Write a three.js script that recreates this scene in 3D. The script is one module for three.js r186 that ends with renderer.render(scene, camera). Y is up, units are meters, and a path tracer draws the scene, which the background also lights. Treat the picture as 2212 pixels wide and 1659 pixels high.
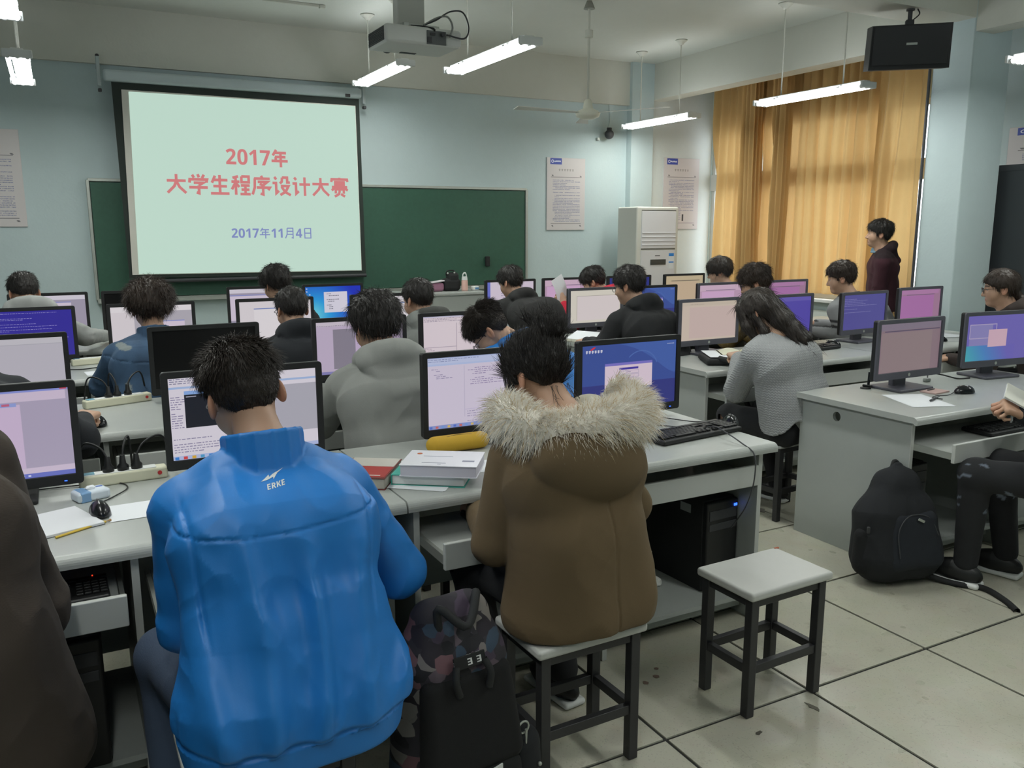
import * as THREE from 'three';
import { RoundedBoxGeometry } from 'three/addons/geometries/RoundedBoxGeometry.js';
import { mergeGeometries } from 'three/addons/utils/BufferGeometryUtils.js';
import { RectAreaLightUniformsLib } from 'three/addons/lights/RectAreaLightUniformsLib.js';

// ---------- camera, sky, exposure, light levels ----------
const scene = new THREE.Scene();
const camera = new THREE.PerspectiveCamera(48.74, 2212 / 1659, 0.05, 60);
camera.rotation.order = 'YXZ';
camera.position.set(0, 1.58, 0);
camera.rotation.set(-0.1822, -0.4883, -0.0016);
scene.add(camera);
const renderer = new THREE.WebGLRenderer({ antialias: true });
renderer.toneMapping = THREE.LinearToneMapping;
renderer.toneMappingExposure = 1.0;
renderer.shadowMap.enabled = true;
scene.background = new THREE.Color(0.86, 0.93, 1.0);          // overcast November sky outside the windows
scene.backgroundIntensity = 3.4;
RectAreaLightUniformsLib.init();
const LAMP = 22;          // radiance of each batten's light
const TUBE = 17;          // glow of the tubes as seen
const SCREEN = 0.75;       // monitor glow
const PROJ = 0.88;         // projected slide

// ---------- helpers ----------
function rng(seed) { let a = seed >>> 0; return () => { a = (a + 0x6D2B79F5) | 0; let t = Math.imul(a ^ (a >>> 15), 1 | a); t = (t + Math.imul(t ^ (t >>> 7), 61 | t)) ^ t; return ((t ^ (t >>> 14)) >>> 0) / 4294967296; }; }
function hash3(x, y, z) { let h = Math.imul(x, 374761393) ^ Math.imul(y, 668265263) ^ Math.imul(z, 2147483647 ^ 0x5bd1e995); h = Math.imul(h ^ (h >>> 13), 1274126177); return ((h ^ (h >>> 16)) >>> 0) / 4294967296; }
function vnoise(x, y, z) {
  const xi = Math.floor(x), yi = Math.floor(y), zi = Math.floor(z);
  let u = x - xi, v = y - yi, w = z - zi; u = u * u * (3 - 2 * u); v = v * v * (3 - 2 * v); w = w * w * (3 - 2 * w);
  const L = (a, b, t) => a + (b - a) * t;
  return L(L(L(hash3(xi, yi, zi), hash3(xi + 1, yi, zi), u), L(hash3(xi, yi + 1, zi), hash3(xi + 1, yi + 1, zi), u), v),
    L(L(hash3(xi, yi, zi + 1), hash3(xi + 1, yi, zi + 1), u), L(hash3(xi, yi + 1, zi + 1), hash3(xi + 1, yi + 1, zi + 1), u), v), w);
}
const fbm = (x, y, z) => vnoise(x, y, z) * 0.6 + vnoise(x * 2.1 + 7, y * 2.1 + 3, z * 2.1 + 11) * 0.28 + vnoise(x * 4.3 + 1, y * 4.3 + 9, z * 4.3 + 5) * 0.12;
const lerp = (a, b, t) => a + (b - a) * t, clamp = (x, a, b) => Math.min(b, Math.max(a, x));
const V = (x, y, z) => new THREE.Vector3(x, y, z);

// textures: value 0..1 function on a wrapping square -> DataTexture
function texFn(n, fn, srgb) {
  const d = new Uint8Array(n * n * 4);
  for (let j = 0; j < n; j++) for (let i = 0; i < n; i++) { const c = fn(i / n, j / n, i, j), k = (j * n + i) * 4; if (typeof c === 'number') d[k] = d[k + 1] = d[k + 2] = clamp(c, 0, 1) * 255; else { d[k] = clamp(c[0], 0, 1) * 255; d[k + 1] = clamp(c[1], 0, 1) * 255; d[k + 2] = clamp(c[2], 0, 1) * 255; } d[k + 3] = 255; }
  const t = new THREE.DataTexture(d, n, n); t.wrapS = t.wrapT = THREE.RepeatWrapping; t.magFilter = t.minFilter = THREE.LinearFilter; if (srgb) t.colorSpace = THREE.SRGBColorSpace; t.needsUpdate = true; return t;
}
const rep = (t, u, v) => { const c = t.clone(); c.repeat.set(u, v); c.needsUpdate = true; return c; };
function canvasTex(w, h, draw) { const c = document.createElement('canvas'); c.width = w; c.height = h; const g = c.getContext('2d'); draw(g, w, h); const t = new THREE.CanvasTexture(c); t.colorSpace = THREE.SRGBColorSpace; t.anisotropy = 4; return t; }
const wrapNoise = (u, v, f, s) => { // tileable value noise
  const x = u * f, y = v * f, xi = Math.floor(x), yi = Math.floor(y); let a = x - xi, b = y - yi; a = a * a * (3 - 2 * a); b = b * b * (3 - 2 * b);
  const h = (i, j) => hash3(((i % f) + f) % f, ((j % f) + f) % f, s); return lerp(lerp(h(xi, yi), h(xi + 1, yi), a), lerp(h(xi, yi + 1), h(xi + 1, yi + 1), a), b);
};
const R0 = rng(11);
const plasterBump = texFn(256, (u, v) => 0.5 * wrapNoise(u, v, 16, 1) + 0.3 * wrapNoise(u, v, 64, 2) + 0.2 * wrapNoise(u, v, 128, 3));
const mottle = texFn(256, (u, v) => { const n = 0.5 * wrapNoise(u, v, 4, 5) + 0.3 * wrapNoise(u, v, 16, 6) + 0.2 * wrapNoise(u, v, 64, 7); return 0.93 + 0.07 * n; });
const weave = texFn(128, (u, v) => { const a = Math.sin(u * Math.PI * 64), b = Math.sin(v * Math.PI * 64); return 0.5 + 0.25 * a * b + 0.2 * (wrapNoise(u, v, 32, 8) - 0.5); });
const knit = texFn(128, (u, v) => { const f = 8, x = (u * f) % 1, y = (v * f * 1.0 + Math.abs(x - 0.5)) % 1; return clamp(0.35 + 0.65 * Math.sin(Math.PI * y) * (0.4 + 0.6 * Math.sin(Math.PI * x)) + 0.25 * (wrapNoise(u, v, 64, 9) - 0.5), 0, 1); });
const feltTex = texFn(256, (u, v) => { const n = 0.45 * wrapNoise(u, v, 8, 15) + 0.35 * wrapNoise(u, v, 64, 16) + 0.2 * wrapNoise(u, v, 128, 17); return 0.78 + 0.22 * n; });
const roughVar = texFn(128, (u, v) => 0.75 + 0.25 * wrapNoise(u, v, 8, 21));

function mat(hex, rough = 0.6, o = {}) { const m = new THREE.MeshStandardMaterial({ color: hex, roughness: rough, metalness: o.metal || 0 }); for (const k of ['map', 'bumpMap', 'roughnessMap', 'emissiveMap', 'alphaMap']) if (o[k]) m[k] = o[k]; if (o.bump) m.bumpScale = o.bump; if (o.emissive !== undefined) { m.emissive = new THREE.Color(o.emissive); m.emissiveIntensity = o.ei ?? 1; } if (o.double) m.side = THREE.DoubleSide; if (o.vc) m.vertexColors = true; return m; }
const M = {
  wall: mat('#c2d2d3', 0.85, { map: rep(mottle, 0.4, 0.4), bumpMap: plasterBump, bump: 0.0012 }),
  cream: mat('#cbccc1', 0.88, { map: rep(mottle, 0.3, 0.3), bumpMap: plasterBump, bump: 0.0012 }),
  ceiling: mat('#ced1c9', 0.9, { map: rep(mottle, 0.3, 0.3), bumpMap: plasterBump, bump: 0.0012 }),
  wallpale: mat('#d9e0dc', 0.85, { map: rep(mottle, 0.4, 0.4), bumpMap: plasterBump, bump: 0.0012 }),
  grout: mat('#2b2b29', 0.8), desk: mat('#b1b5b1', 0.42, { map: rep(mottle, 1.5, 1.5), roughnessMap: roughVar }), deskPanel: mat('#abb0ac', 0.5, { map: rep(mottle, 1.2, 1.2) }), deskEdge: mat('#c0c3bf', 0.45),
  stoolSeat: mat('#c4c5c1', 0.4, { map: rep(mottle, 2, 2) }), stoolMetal: mat('#3b3b3d', 0.42, { metal: 0.35 }), black: mat('#1c1d1e', 0.45), blackGloss: mat('#15171a', 0.22), blackMatte: mat('#202122', 0.75), darkGrey: mat('#3c3d40', 0.55), greyBezel: mat('#55555e', 0.42), metal: mat('#9da2a4', 0.35, { metal: 0.8 }), white: mat('#e4e6e4', 0.5), paper: mat('#e9ecf0', 0.8, { double: true }), ivory: mat('#dcdac2', 0.5), cable: mat('#1b1c1d', 0.5), housing: mat('#e8e9e6', 0.5), red: mat('#c0282a', 0.4), boardGreen: mat('#37614f', 0.55, { map: rep(feltTex, 0.7, 0.7) }), alu: mat('#b9bdb6', 0.4, { metal: 0.6 }),
  tube: mat('#ffffff', 0.5, { emissive: '#f6fbff', ei: TUBE }), ledBlue: mat('#2040ff', 0.4, { emissive: '#3060ff', ei: 3 }), glasses: mat('#1b1a1c', 0.3), glassLens: (() => { const m = new THREE.MeshPhysicalMaterial({ color: '#ffffff', roughness: 0.05, transmission: 1, thickness: 0, ior: 1.3 }); return m; })(),
};

// geometry
const box = (w, h, d, x = 0, y = 0, z = 0) => new THREE.BoxGeometry(w, h, d).translate(x, y, z);
const rbox = (w, h, d, r, x = 0, y = 0, z = 0, s = 2) => new RoundedBoxGeometry(w, h, d, s, Math.min(r, w / 2.01, h / 2.01, d / 2.01)).translate(x, y, z);
const cyl = (r1, r2, h, x = 0, y = 0, z = 0, n = 20) => new THREE.CylinderGeometry(r1, r2, h, n).translate(x, y, z);
const tube = (pts, r, seg = 24, n = 6) => new THREE.TubeGeometry(new THREE.CatmullRomCurve3(pts.map((p) => Array.isArray(p) ? V(...p) : p), false, 'centripetal'), seg, r, n, false);
function extrude(pts, depth, o = {}) { const s = new THREE.Shape(pts.map((p) => new THREE.Vector2(p[0], p[1]))); if (o.holes) for (const [x, y, r] of o.holes) { const h = new THREE.Path(); h.absarc(x, y, r, 0, Math.PI * 2, true); s.holes.push(h); } return new THREE.ExtrudeGeometry(s, { depth, bevelEnabled: !!o.bevel, bevelThickness: o.bevel || 0, bevelSize: o.bevel || 0, bevelSegments: 2, curveSegments: 12 }); }
function merge(list) {
  if (!Array.isArray(list)) return list; if (list.length === 1) return list[0];
  const anyColor = list.some((g) => g.attributes.color);
  return mergeGeometries(list.map((g) => { const q = g.index ? g.toNonIndexed() : g; for (const k of Object.keys(q.attributes)) if (!['position', 'normal', 'uv', 'color'].includes(k)) q.deleteAttribute(k); if (!q.attributes.uv) q.setAttribute('uv', new THREE.BufferAttribute(new Float32Array(q.attributes.position.count * 2), 2)); if (anyColor && !q.attributes.color) q.setAttribute('color', new THREE.BufferAttribute(new Float32Array(q.attributes.position.count * 3).fill(1), 3)); q.morphAttributes = {}; return q; }));
}
// box-like geometry gets uv in metres by its normals
function metric(g) { if (Array.isArray(g)) g = merge(g); if (g.index) g = g.toNonIndexed(); const p = g.attributes.position, n = g.attributes.normal, uv = new Float32Array(p.count * 2); for (let i = 0; i < p.count; i++) { const ax = Math.abs(n.getX(i)), ay = Math.abs(n.getY(i)), az = Math.abs(n.getZ(i)); const x = p.getX(i), y = p.getY(i), z = p.getZ(i); if (ay >= ax && ay >= az) { uv[2 * i] = x; uv[2 * i + 1] = z; } else if (ax >= az) { uv[2 * i] = z; uv[2 * i + 1] = y; } else { uv[2 * i] = x; uv[2 * i + 1] = y; } } g.setAttribute('uv', new THREE.BufferAttribute(uv, 2)); return g; }
const used = {};
function numbered(n) { const k = used[n] = (used[n] ?? -1) + 1; return k ? n + '_' + String(k).padStart(3, '0') : n; }
function part(name, geo, m, parent) { const o = new THREE.Mesh(merge(geo), m); o.name = name; o.castShadow = o.receiveShadow = true; parent.add(o); return o; }
function tag(o, label, category, group) { o.userData.label = label; o.userData.category = category; if (group) o.userData.group = group; return o; }
function thing(name, label, category, p = [0, 0, 0], turn = 0, group) { const o = new THREE.Group(); o.name = numbered(name); o.position.set(...p); o.rotation.y = turn; scene.add(o); return tag(o, label, category, group); }
function solo(name, geo, m, label, category, group, p) { const o = new THREE.Mesh(merge(geo), m); o.name = numbered(name); o.castShadow = o.receiveShadow = true; if (p) o.position.set(...p); scene.add(o); return tag(o, label, category, group); }
function struct(name, geo, m, parent = scene) { const o = geo ? new THREE.Mesh(metric(geo), m) : new THREE.Group(); o.name = name; o.castShadow = o.receiveShadow = true; if (parent === scene) o.userData.kind = 'structure'; parent.add(o); return o; }

// ---------- the room ----------
const FZ = -8.7, CEIL = 3.5, RX = 7.5, LX = -3.4, BZ = 2.2;
// floor: access-floor tiles with dark edge trims, on a dark slab
{
  const floor = struct('floor', [box(RX - LX + 0.4, 0.1, BZ - FZ + 0.4, (RX + LX) / 2, -0.056, (BZ + FZ) / 2)], M.grout);
  const speck = (seed, dirt) => canvasTex(512, 512, (g, w) => {
    const r = rng(seed); g.fillStyle = '#bab8a8'; g.fillRect(0, 0, w, w);
    for (let i = 0; i < 90; i++) { g.fillStyle = `rgba(${150 + r() * 40 | 0},${148 + r() * 30 | 0},${128 + r() * 30 | 0},${0.03 + r() * 0.05})`; g.beginPath(); g.ellipse(r() * w, r() * w, 15 + r() * 70, 10 + r() * 40, r() * 3, 0, 7); g.fill(); }
    for (let i = 0; i < 2600; i++) { const a = r() * 6.3, l = 1.5 + r() * 5, x = r() * w, y = r() * w; g.strokeStyle = `rgba(${80 + r() * 60 | 0},${78 + r() * 55 | 0},${66 + r() * 50 | 0},${0.12 + r() * 0.3})`; g.lineWidth = 0.7 + r() * 0.9; g.beginPath(); g.moveTo(x, y); g.lineTo(x + Math.cos(a) * l, y + Math.sin(a) * l); g.stroke(); }
    for (let i = 0; i < dirt; i++) { const x = r() * w, y = r() * w, s = 6 + r() * 26; for (let k = 0; k < 26; k++) { g.fillStyle = `rgba(96,86,70,${0.02 + r() * 0.05})`; g.beginPath(); g.ellipse(x + (r() - 0.5) * s * 2.4, y + (r() - 0.5) * s * 1.6, 1 + r() * s * 0.5, 1 + r() * s * 0.3, r() * 3, 0, 7); g.fill(); } }
    for (let i = 0; i < 5; i++) { g.strokeStyle = `rgba(90,84,72,${0.1 + r() * 0.15})`; g.lineWidth = 1 + r(); g.beginPath(); const x = r() * w, y = r() * w; g.moveTo(x, y); g.quadraticCurveTo(x + r() * 60 - 30, y + r() * 60 - 30, x + r() * 120 - 60, y + r() * 120 - 60); g.stroke(); }
  });
  const mats = [[31, 5], [37, 9], [41, 3], [53, 14]].map(([s, d]) => mat('#ffffff', 0.36, { map: speck(s, d), roughnessMap: roughVar }));
  const P = 0.62, geos = [0, 1, 2, 3].map((k) => { const g = rbox(P - 0.012, 0.02, P - 0.012, 0.0012, 0, 0, 0, 1); const uv = g.attributes.uv, p = g.attributes.position; for (let i = 0; i < uv.count; i++) { let u = p.getX(i) / P + 0.5, v = p.getZ(i) / P + 0.5; for (let q = 0; q < k; q++) [u, v] = [v, 1 - u]; uv.setXY(i, u, v); } return g; });
  const r = rng(5);
  for (let ix = -3; ix < 10; ix++) for (let iz = -12; iz < 4; iz++) {
    const x = 1.558 + P * (ix + 0.5), z = -1.907 + P * (iz + 0.5); const t = new THREE.Mesh(geos[r() * 4 | 0], mats[r() * 4 | 0]); t.name = 'floor_tile'; t.position.set(x, -0.0105 + (r() - 0.5) * 0.0006, z); t.receiveShadow = t.castShadow = true; floor.add(t);
  }
  // small debris on the tiles
  const chip = (x, z, s, seed, hex) => { const q = rng(seed), pts = []; const n = 9; for (let i = 0; i < n; i++) { const a = i / n * 6.283, l = s * (0.45 + q() * 0.75); pts.push([Math.cos(a) * l * 1.5, Math.sin(a) * l * 0.7]); } const g = extrude(pts, 0.0012).rotateX(-Math.PI / 2).rotateY(q() * 3); return solo('paper_scrap', g, mat(hex, 0.8), '', 'scrap', null, [x, 0.0003, z]); };
  chip(2.105, -1.822, 0.022, 3, '#6a675c').userData.label = 'torn grey scrap on the floor in front of the empty stool';
  chip(1.841, -1.795, 0.012, 8, '#55524a').userData.label = 'small dark scrap on the floor left of the torn grey one';
  chip(3.40, -3.42, 0.05, 12, '#77736a').userData.label = 'crumpled dirty wrapper on the aisle floor near the grey sweater girl';
  const spot = (x, z, s, seed) => { const q = rng(seed), pts = []; for (let i = 0; i < 12; i++) { const a = i / 12 * 6.283, l = s * (0.8 + q() * 0.35); pts.push([Math.cos(a) * l, Math.sin(a) * l]); } return solo('floor_stain', extrude(pts, 0.0004).rotateX(-Math.PI / 2), mat('#7a6558', 0.6), '', 'stain', 'brown drip marks on the floor tile', [x, 0.0003, z]); };
  [[1.706, -2.209, 0.011, 1, 'leftmost brown drip mark on the floor between the two stools'], [1.765, -2.226, 0.012, 2, 'middle brown drip mark on the floor between the two stools'], [1.80, -2.27, 0.009, 3, 'rightmost and farthest brown drip mark on the floor between the stools']].forEach(([x, z, s, q, l]) => { spot(x, z, s, q).userData.label = l; });
}
// ceiling and beams
struct('ceiling', [box(RX - LX + 0.4, 0.15, BZ - FZ + 0.4, (RX + LX) / 2, CEIL + 0.075, (BZ + FZ) / 2)], M.ceiling);
struct('trim_1', [box(6.505 - LX, 0.31, 0.345, (6.505 + LX) / 2, 3.345, -4.675)], M.cream);             // cross beam
struct('trim_2', [box(0.22, 0.41, BZ - FZ, 6.62, 3.295, (BZ + FZ) / 2)], M.cream);              // beam along the windows
struct('trim_3', [box(9.9 - LX + RX - 7.5 - 3.4, 0.49, 0.05, (6.5 + LX) / 2, 3.255, FZ + 0.025)], M.cream); // painted band above the board
// front wall
struct('wall_front', [box(RX - LX + 0.4, CEIL + 0.1, 0.2, (RX + LX) / 2, CEIL / 2, FZ - 0.1)], M.wall);
struct('trim_4', [box(0.32, CEIL, 0.1, 6.35, CEIL / 2, FZ + 0.05)], M.wall);                        // corner pilaster
struct('trim_5', [box(RX - 6.51, CEIL, 0.02, (RX + 6.51) / 2, CEIL / 2, FZ + 0.01)], M.wallpale);    // pale strip of wall beside the window
struct('wall_left', [box(0.2, CEIL + 0.1, BZ - FZ + 0.4, LX - 0.1, CEIL / 2, (BZ + FZ) / 2)], M.wall);
struct('wall_back', [box(RX - LX + 0.4, CEIL + 0.1, 0.2, (RX + LX) / 2, CEIL / 2, BZ + 0.1)], M.wall);
// right wall with the window opening z -8.55..-5.45, y 0.78..2.85
const WZ0 = -8.66, WZ1 = -5.45, WY0 = 0.8, WY1 = 2.8;
struct('wall_right', [box(0.24, WY0, WZ1 - WZ0, RX + 0.12, WY0 / 2, (WZ0 + WZ1) / 2), box(0.24, CEIL - WY1, WZ1 - WZ0, RX + 0.12, (CEIL + WY1) / 2, (WZ0 + WZ1) / 2), box(0.24, CEIL, WZ0 - FZ + 0.2, RX + 0.12, CEIL / 2, (WZ0 + FZ - 0.2) / 2), box(0.24, CEIL, BZ - WZ1 + 0.2, RX + 0.12, CEIL / 2, (BZ + 0.2 + WZ1) / 2)], M.wall);
{
  const w = struct('window_1', null); const zc = (WZ0 + WZ1) / 2, L = WZ1 - WZ0, fm = mat('#c9ccc8', 0.4);
  part('window_frame', [box(0.06, 0.06, L, RX + 0.05, WY0 + 0.03, zc), box(0.06, 0.06, L, RX + 0.05, WY1 - 0.03, zc), box(0.1, 0.2, L, RX + 0.04, 2.14, zc), ...[0, 0.26, 0.5, 0.74, 1].map((t) => box(0.06, WY1 - WY0, 0.05, RX + 0.05, (WY0 + WY1) / 2, lerp(WZ0 + 0.025, WZ1 - 0.025, t)))], fm, w);
  const gm = new THREE.MeshPhysicalMaterial({ color: '#ffffff', roughness: 0.02, transmission: 1, thickness: 0, ior: 1.45 });
  const zs = [0, 0.26, 0.5, 0.74, 1]; for (let i = 0; i < 4; i++) for (const [y0, y1] of [[WY0 + 0.05, 2.05], [2.23, WY1 - 0.05]]) part('pane', [box(0.006, y1 - y0, (zs[i + 1] - zs[i]) * L - 0.05, RX + 0.05, (y0 + y1) / 2, lerp(WZ0, WZ1, (zs[i] + zs[i + 1]) / 2))], gm, w);
  part('window_sill', [rbox(0.34, 0.035, L, 0.008, RX + 0.05, WY0 - 0.018, zc)], M.white, w);
}
// pillar
struct('trim_6', [rbox(0.48, 3.5, 0.35, 0.012, 6.74, 1.75, -4.675)], M.wall);
struct('trim_7', [cyl(0.012, 0.012, 3.1, 6.485, 1.55, -4.86, 10)], M.darkGrey);                     // thin pipe beside the pillar
// low panel below the window
struct('trim_8', [box(0.02, 0.5, 2.9, 7.48, 0.42, -7.0)], M.wallpale);
// curtains
{
  const cm = new THREE.MeshPhysicalMaterial({ color: '#d8b47a', roughness: 0.95, transmission: 0.34, thickness: 0, ior: 1.1, side: THREE.DoubleSide, map: rep(mottle, 2, 2), bumpMap: rep(weave, 14, 14), bumpScale: 0.0006 });
    const panel = (z0, z1, x, y0, y1, seed, folds, amp, flare) => {
    const nz = Math.max(60, folds * 16), ny = 36, pos = [], uv = [], idx = [];
    for (let j = 0; j <= ny; j++) for (let i = 0; i <= nz; i++) {
      const u = i / nz, v = j / ny, y = lerp(y1, y0, v); const k = u * folds * 6.283;
      const ph = k + 1.6 * (vnoise(u * folds * 0.8, v * 1.2, seed) - 0.5) * 3 + flare * v; const a = amp * (0.55 + 0.65 * vnoise(u * folds * 0.7 + 9, v * 1.5, seed + 4)) * (0.75 + 0.35 * v);
      pos.push(x + a * Math.sin(ph) + 0.4 * a * Math.sin(ph * 2.1 + 1.3) + (vnoise(u * 5, v * 2, seed + 8) - 0.5) * 0.05, y, lerp(z0, z1, u) + 0.012 * Math.sin(ph + 1.2) + (v * v) * (vnoise(u * 3, 1.5, seed) - 0.5) * 0.08); uv.push(u * Math.abs(z1 - z0) * 1.5, y);
    }
    for (let j = 0; j < ny; j++) for (let i = 0; i < nz; i++) { const a = j * (nz + 1) + i, b = a + nz + 1; idx.push(a, b, a + 1, a + 1, b, b + 1); }
    const g = new THREE.BufferGeometry(); g.setAttribute('position', new THREE.Float32BufferAttribute(pos, 3)); g.setAttribute('uv', new THREE.Float32BufferAttribute(uv, 2)); g.setIndex(idx); g.computeVertexNormals(); return g;
  };
  const c = (z0, z1, x, seed, folds, amp, label, layers = 1, y0 = 0.86) => { const gs = []; for (let q = 0; q < layers; q++) gs.push(panel(z0 + q * 0.012, z1 - q * 0.01, x - q * 0.045, y0, 3.34, seed, folds, amp, 0.3)); return solo('curtain', gs, cm, label, 'curtain'); };
  c(-8.47, -7.66, 7.38, 3, 5, 0.045, 'mustard curtain panel farthest left, next to the front wall');
  c(-7.80, -7.60, 7.28, 17, 2, 0.025, 'narrow doubled-over curtain fold, second from the front wall', 3);
  c(-7.33, -7.12, 7.28, 23, 2, 0.025, 'narrow doubled-over curtain fold, third from the front wall', 3);
  c(-7.72, -5.92, 7.40, 29, 11, 0.045, 'widest mustard curtain panel behind the standing man');
  c(-6.02, -5.46, 7.29, 41, 3, 0.035, 'mustard curtain panel nearest the pillar', 1, 0.7);
  c(-5.42, -5.24, 7.26, 53, 2, 0.04, 'narrow curtain edge hanging beside the pillar', 1, 0.66);
  const rail = struct('trim_9', [cyl(0.014, 0.014, 3.4, 0, 0, 0, 10).rotateX(Math.PI / 2).translate(7.33, 3.35, -6.9)], M.alu); void rail;
}

// ---------- ceiling lamps ----------
function lampThing(x, y, zc, label, L = 1.2) {
  const t = thing('ceiling_lamp', label, 'lamp', [x, y, zc], 0, 'hanging three-tube fluorescent battens');
  part('housing', [rbox(0.075, 0.026, L - 0.04, 0.008, 0, 0.036, 0), ...[-1, 1].map((q) => box(0.14, 0.01, 0.03, 0, 0.02, q * 0.35))], M.housing, t);
  for (const dx of [-0.055, 0, 0.055]) part('tube', [cyl(0.0135, 0.0135, L - 0.05, 0, 0, 0, 14).rotateX(Math.PI / 2).translate(dx, 0, 0)], M.tube, t);
  for (const s of [-1, 1]) part('end_cap', [rbox(0.17, 0.05, 0.022, 0.006, 0, 0.012, s * (L / 2 - 0.008)), ...[-0.055, 0, 0.055].map((dx) => cyl(0.017, 0.017, 0.03, 0, 0, 0, 12).rotateX(Math.PI / 2).translate(dx, 0, s * (L / 2 - 0.02)))], M.white, t);
  const h = CEIL - y;
  for (const s of [-1, 1]) { const r = part('suspension_rod', [cyl(0.006, 0.006, h - 0.07, 0, h / 2 + 0.015, s * 0.34, 8)], M.cream, t); part('ceiling_cup', [new THREE.LatheGeometry([[0.001, -0.05], [0.02, -0.05], [0.03, -0.035], [0.06, -0.01], [0.065, 0], [0.001, 0]].map((p) => new THREE.Vector2(...p)), 18).translate(0, h, s * 0.34)], M.cream, r); }
  const l = new THREE.RectAreaLight(0xf5f8ee, LAMP, 0.17, L - 0.06); l.position.set(x, y - 0.02, zc); l.rotation.x = -Math.PI / 2; scene.add(l);
  return t;
}
lampThing(2.76, 2.73, -5.53, 'lit three-tube lamp nearest the projector, to its right');
lampThing(2.70, 2.92, -7.55, 'lit three-tube lamp just right of the projection screen top');
lampThing(5.94, 2.71, -7.75, 'lit three-tube lamp in front of the corner with the air conditioner');
lampThing(5.80, 2.68, -5.48, 'lit three-tube lamp hanging in front of the mustard curtain');
lampThing(-0.11, 2.65, -7.0, 'lit three-tube lamp left of the projection screen by the left poster');
lampThing(-0.13, 2.65, -4.72, 'lit three-tube lamp cut off by the top left corner of the view');
lampThing(5.95, 2.70, -3.22, 'lit three-tube lamp to the right of the pillar at the edge of view');
lampThing(2.76, 2.78, -3.1, 'lit three-tube lamp above the aisle, just out of the top of the view');
for (const [x, z, w] of [[-0.2, -2.4, 'above the brown coat at the left'], [-0.2, -0.1, 'straight above the viewer, to the left'], [2.76, -0.8, 'behind the viewer over the aisle'], [5.9, -0.9, 'behind the pillar lamp at the right wall']]) lampThing(x, 2.7, z, `lit three-tube lamp ${w}, out of view`);
{
  const c = thing('conduit', 'thin white conduit with a bulb socket along the ceiling above the screen', 'conduit', [2.08, CEIL - 0.012, -7.75]);
  part('pipe', [box(0.5, 0.02, 0.025, -0.1, 0, 0)], M.cream, c); part('end_piece', [rbox(0.05, 0.03, 0.04, 0.006, 0.16, -0.004, 0)], M.cream, c);
}

// ---------- front wall and hanging equipment ----------
{ // chalkboard, x .30..4.79, y .93..2.01
  const t = thing('chalkboard', 'long dark green chalkboard on the front wall, partly behind the projection screen', 'chalkboard', [2.545, 1.47, FZ]);
  const w = 4.49, h = 1.08;
  part('board_panel', [metric(box(w - 0.04, h - 0.04, 0.02, 0, 0, 0.03))], M.boardGreen, t);
  for (const [ww, hh, x, y] of [[w, 0.028, 0, h / 2], [0.028, h, -w / 2, 0], [0.028, h, w / 2, 0]]) part('frame_rail', [rbox(ww, hh, 0.045, 0.006, x, y, 0.03)], M.alu, t);
  part('chalk_tray', [box(w, 0.03, 0.05, 0, -h / 2, 0.03), box(w, 0.012, 0.09, 0, -h / 2 - 0.02, 0.055), box(w, 0.03, 0.008, 0, -h / 2 - 0.01, 0.1)], M.alu, t);
  solo('eraser', [rbox(0.05, 0.11, 0.035, 0.008, 4.28, 1.21, FZ + 0.06)], M.blackMatte, 'black board eraser stuck on the right part of the chalkboard', 'eraser');
}
const GLYPH = {
  '年': '32,4 12,35;25,20 88,20;24,42 84,42;28,42 28,64;4,64 96,64;56,20 56,98', '大': '6,36 94,36;50,5 50,36 40,62 8,94;52,42 64,66 94,94', '学': '22,6 30,20;48,3 54,18;78,5 68,22;8,44 10,28 92,28 88,42;28,44 72,44 52,56;6,66 94,66;52,56 52,94 40,90',
  '生': '28,8 12,42;22,28 88,28;50,4 50,92;18,58 84,58;5,93 95,93', '程': '38,8 10,16;4,34 44,34;25,14 25,98;24,38 5,72;27,42 42,60;54,8 90,8 90,36 54,36 54,8;50,52 94,52;52,72 92,72;46,94 97,94;72,52 72,94',
  '序': '50,2 55,12;14,16 94,16;18,16 16,60 4,95;32,32 80,32 62,46;42,42 66,54;26,60 92,60 84,72;58,52 58,94 44,90', '设': '14,6 24,18;4,36 22,36 22,86 36,74;54,8 52,28 42,38;54,8 80,8 80,32 94,32;46,50 86,50 70,78 42,95;50,54 68,80 96,95',
  '计': '14,6 24,18;4,36 22,36 22,86 36,74;40,40 97,40;68,4 68,97', '赛': '50,1 50,9;6,24 8,10 92,10 94,22;20,24 80,24;20,36 80,36;8,49 92,49;37,18 37,49;63,18 63,49;30,49 6,66;70,49 94,66;28,60 28,82;28,60 72,60 72,82;50,66 46,84 22,98;56,84 78,97',
  '月': '26,6 24,60 8,96;26,6 78,6 78,94 64,90;26,34 78,34;26,60 78,60', '日': '22,8 78,8 78,94 22,94 22,8;22,50 78,50',
};
function writeHan(g, text, x, y, size, lw, color, digitScale = 1) { // x: left, y: top; Latin digits from the canvas font
  g.strokeStyle = g.fillStyle = color; g.lineJoin = 'miter'; g.lineCap = 'butt';
  for (const ch of text) {
    const d = GLYPH[ch];
    if (!d) { g.font = `bold ${size * 1.12 * digitScale}px sans-serif`; g.fillText(ch, x, y + size * 0.9); x += g.measureText(ch).width; continue; }
    g.lineWidth = lw; for (const s of d.split(';')) { g.beginPath(); s.split(' ').forEach((p, i) => { const [a, b] = p.split(',').map(Number); i ? g.lineTo(x + a / 100 * size, y + b / 100 * size) : g.moveTo(x + a / 100 * size, y + b / 100 * size); }); g.stroke(); }
    x += size * 1.03;
  }
  return x;
}
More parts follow.
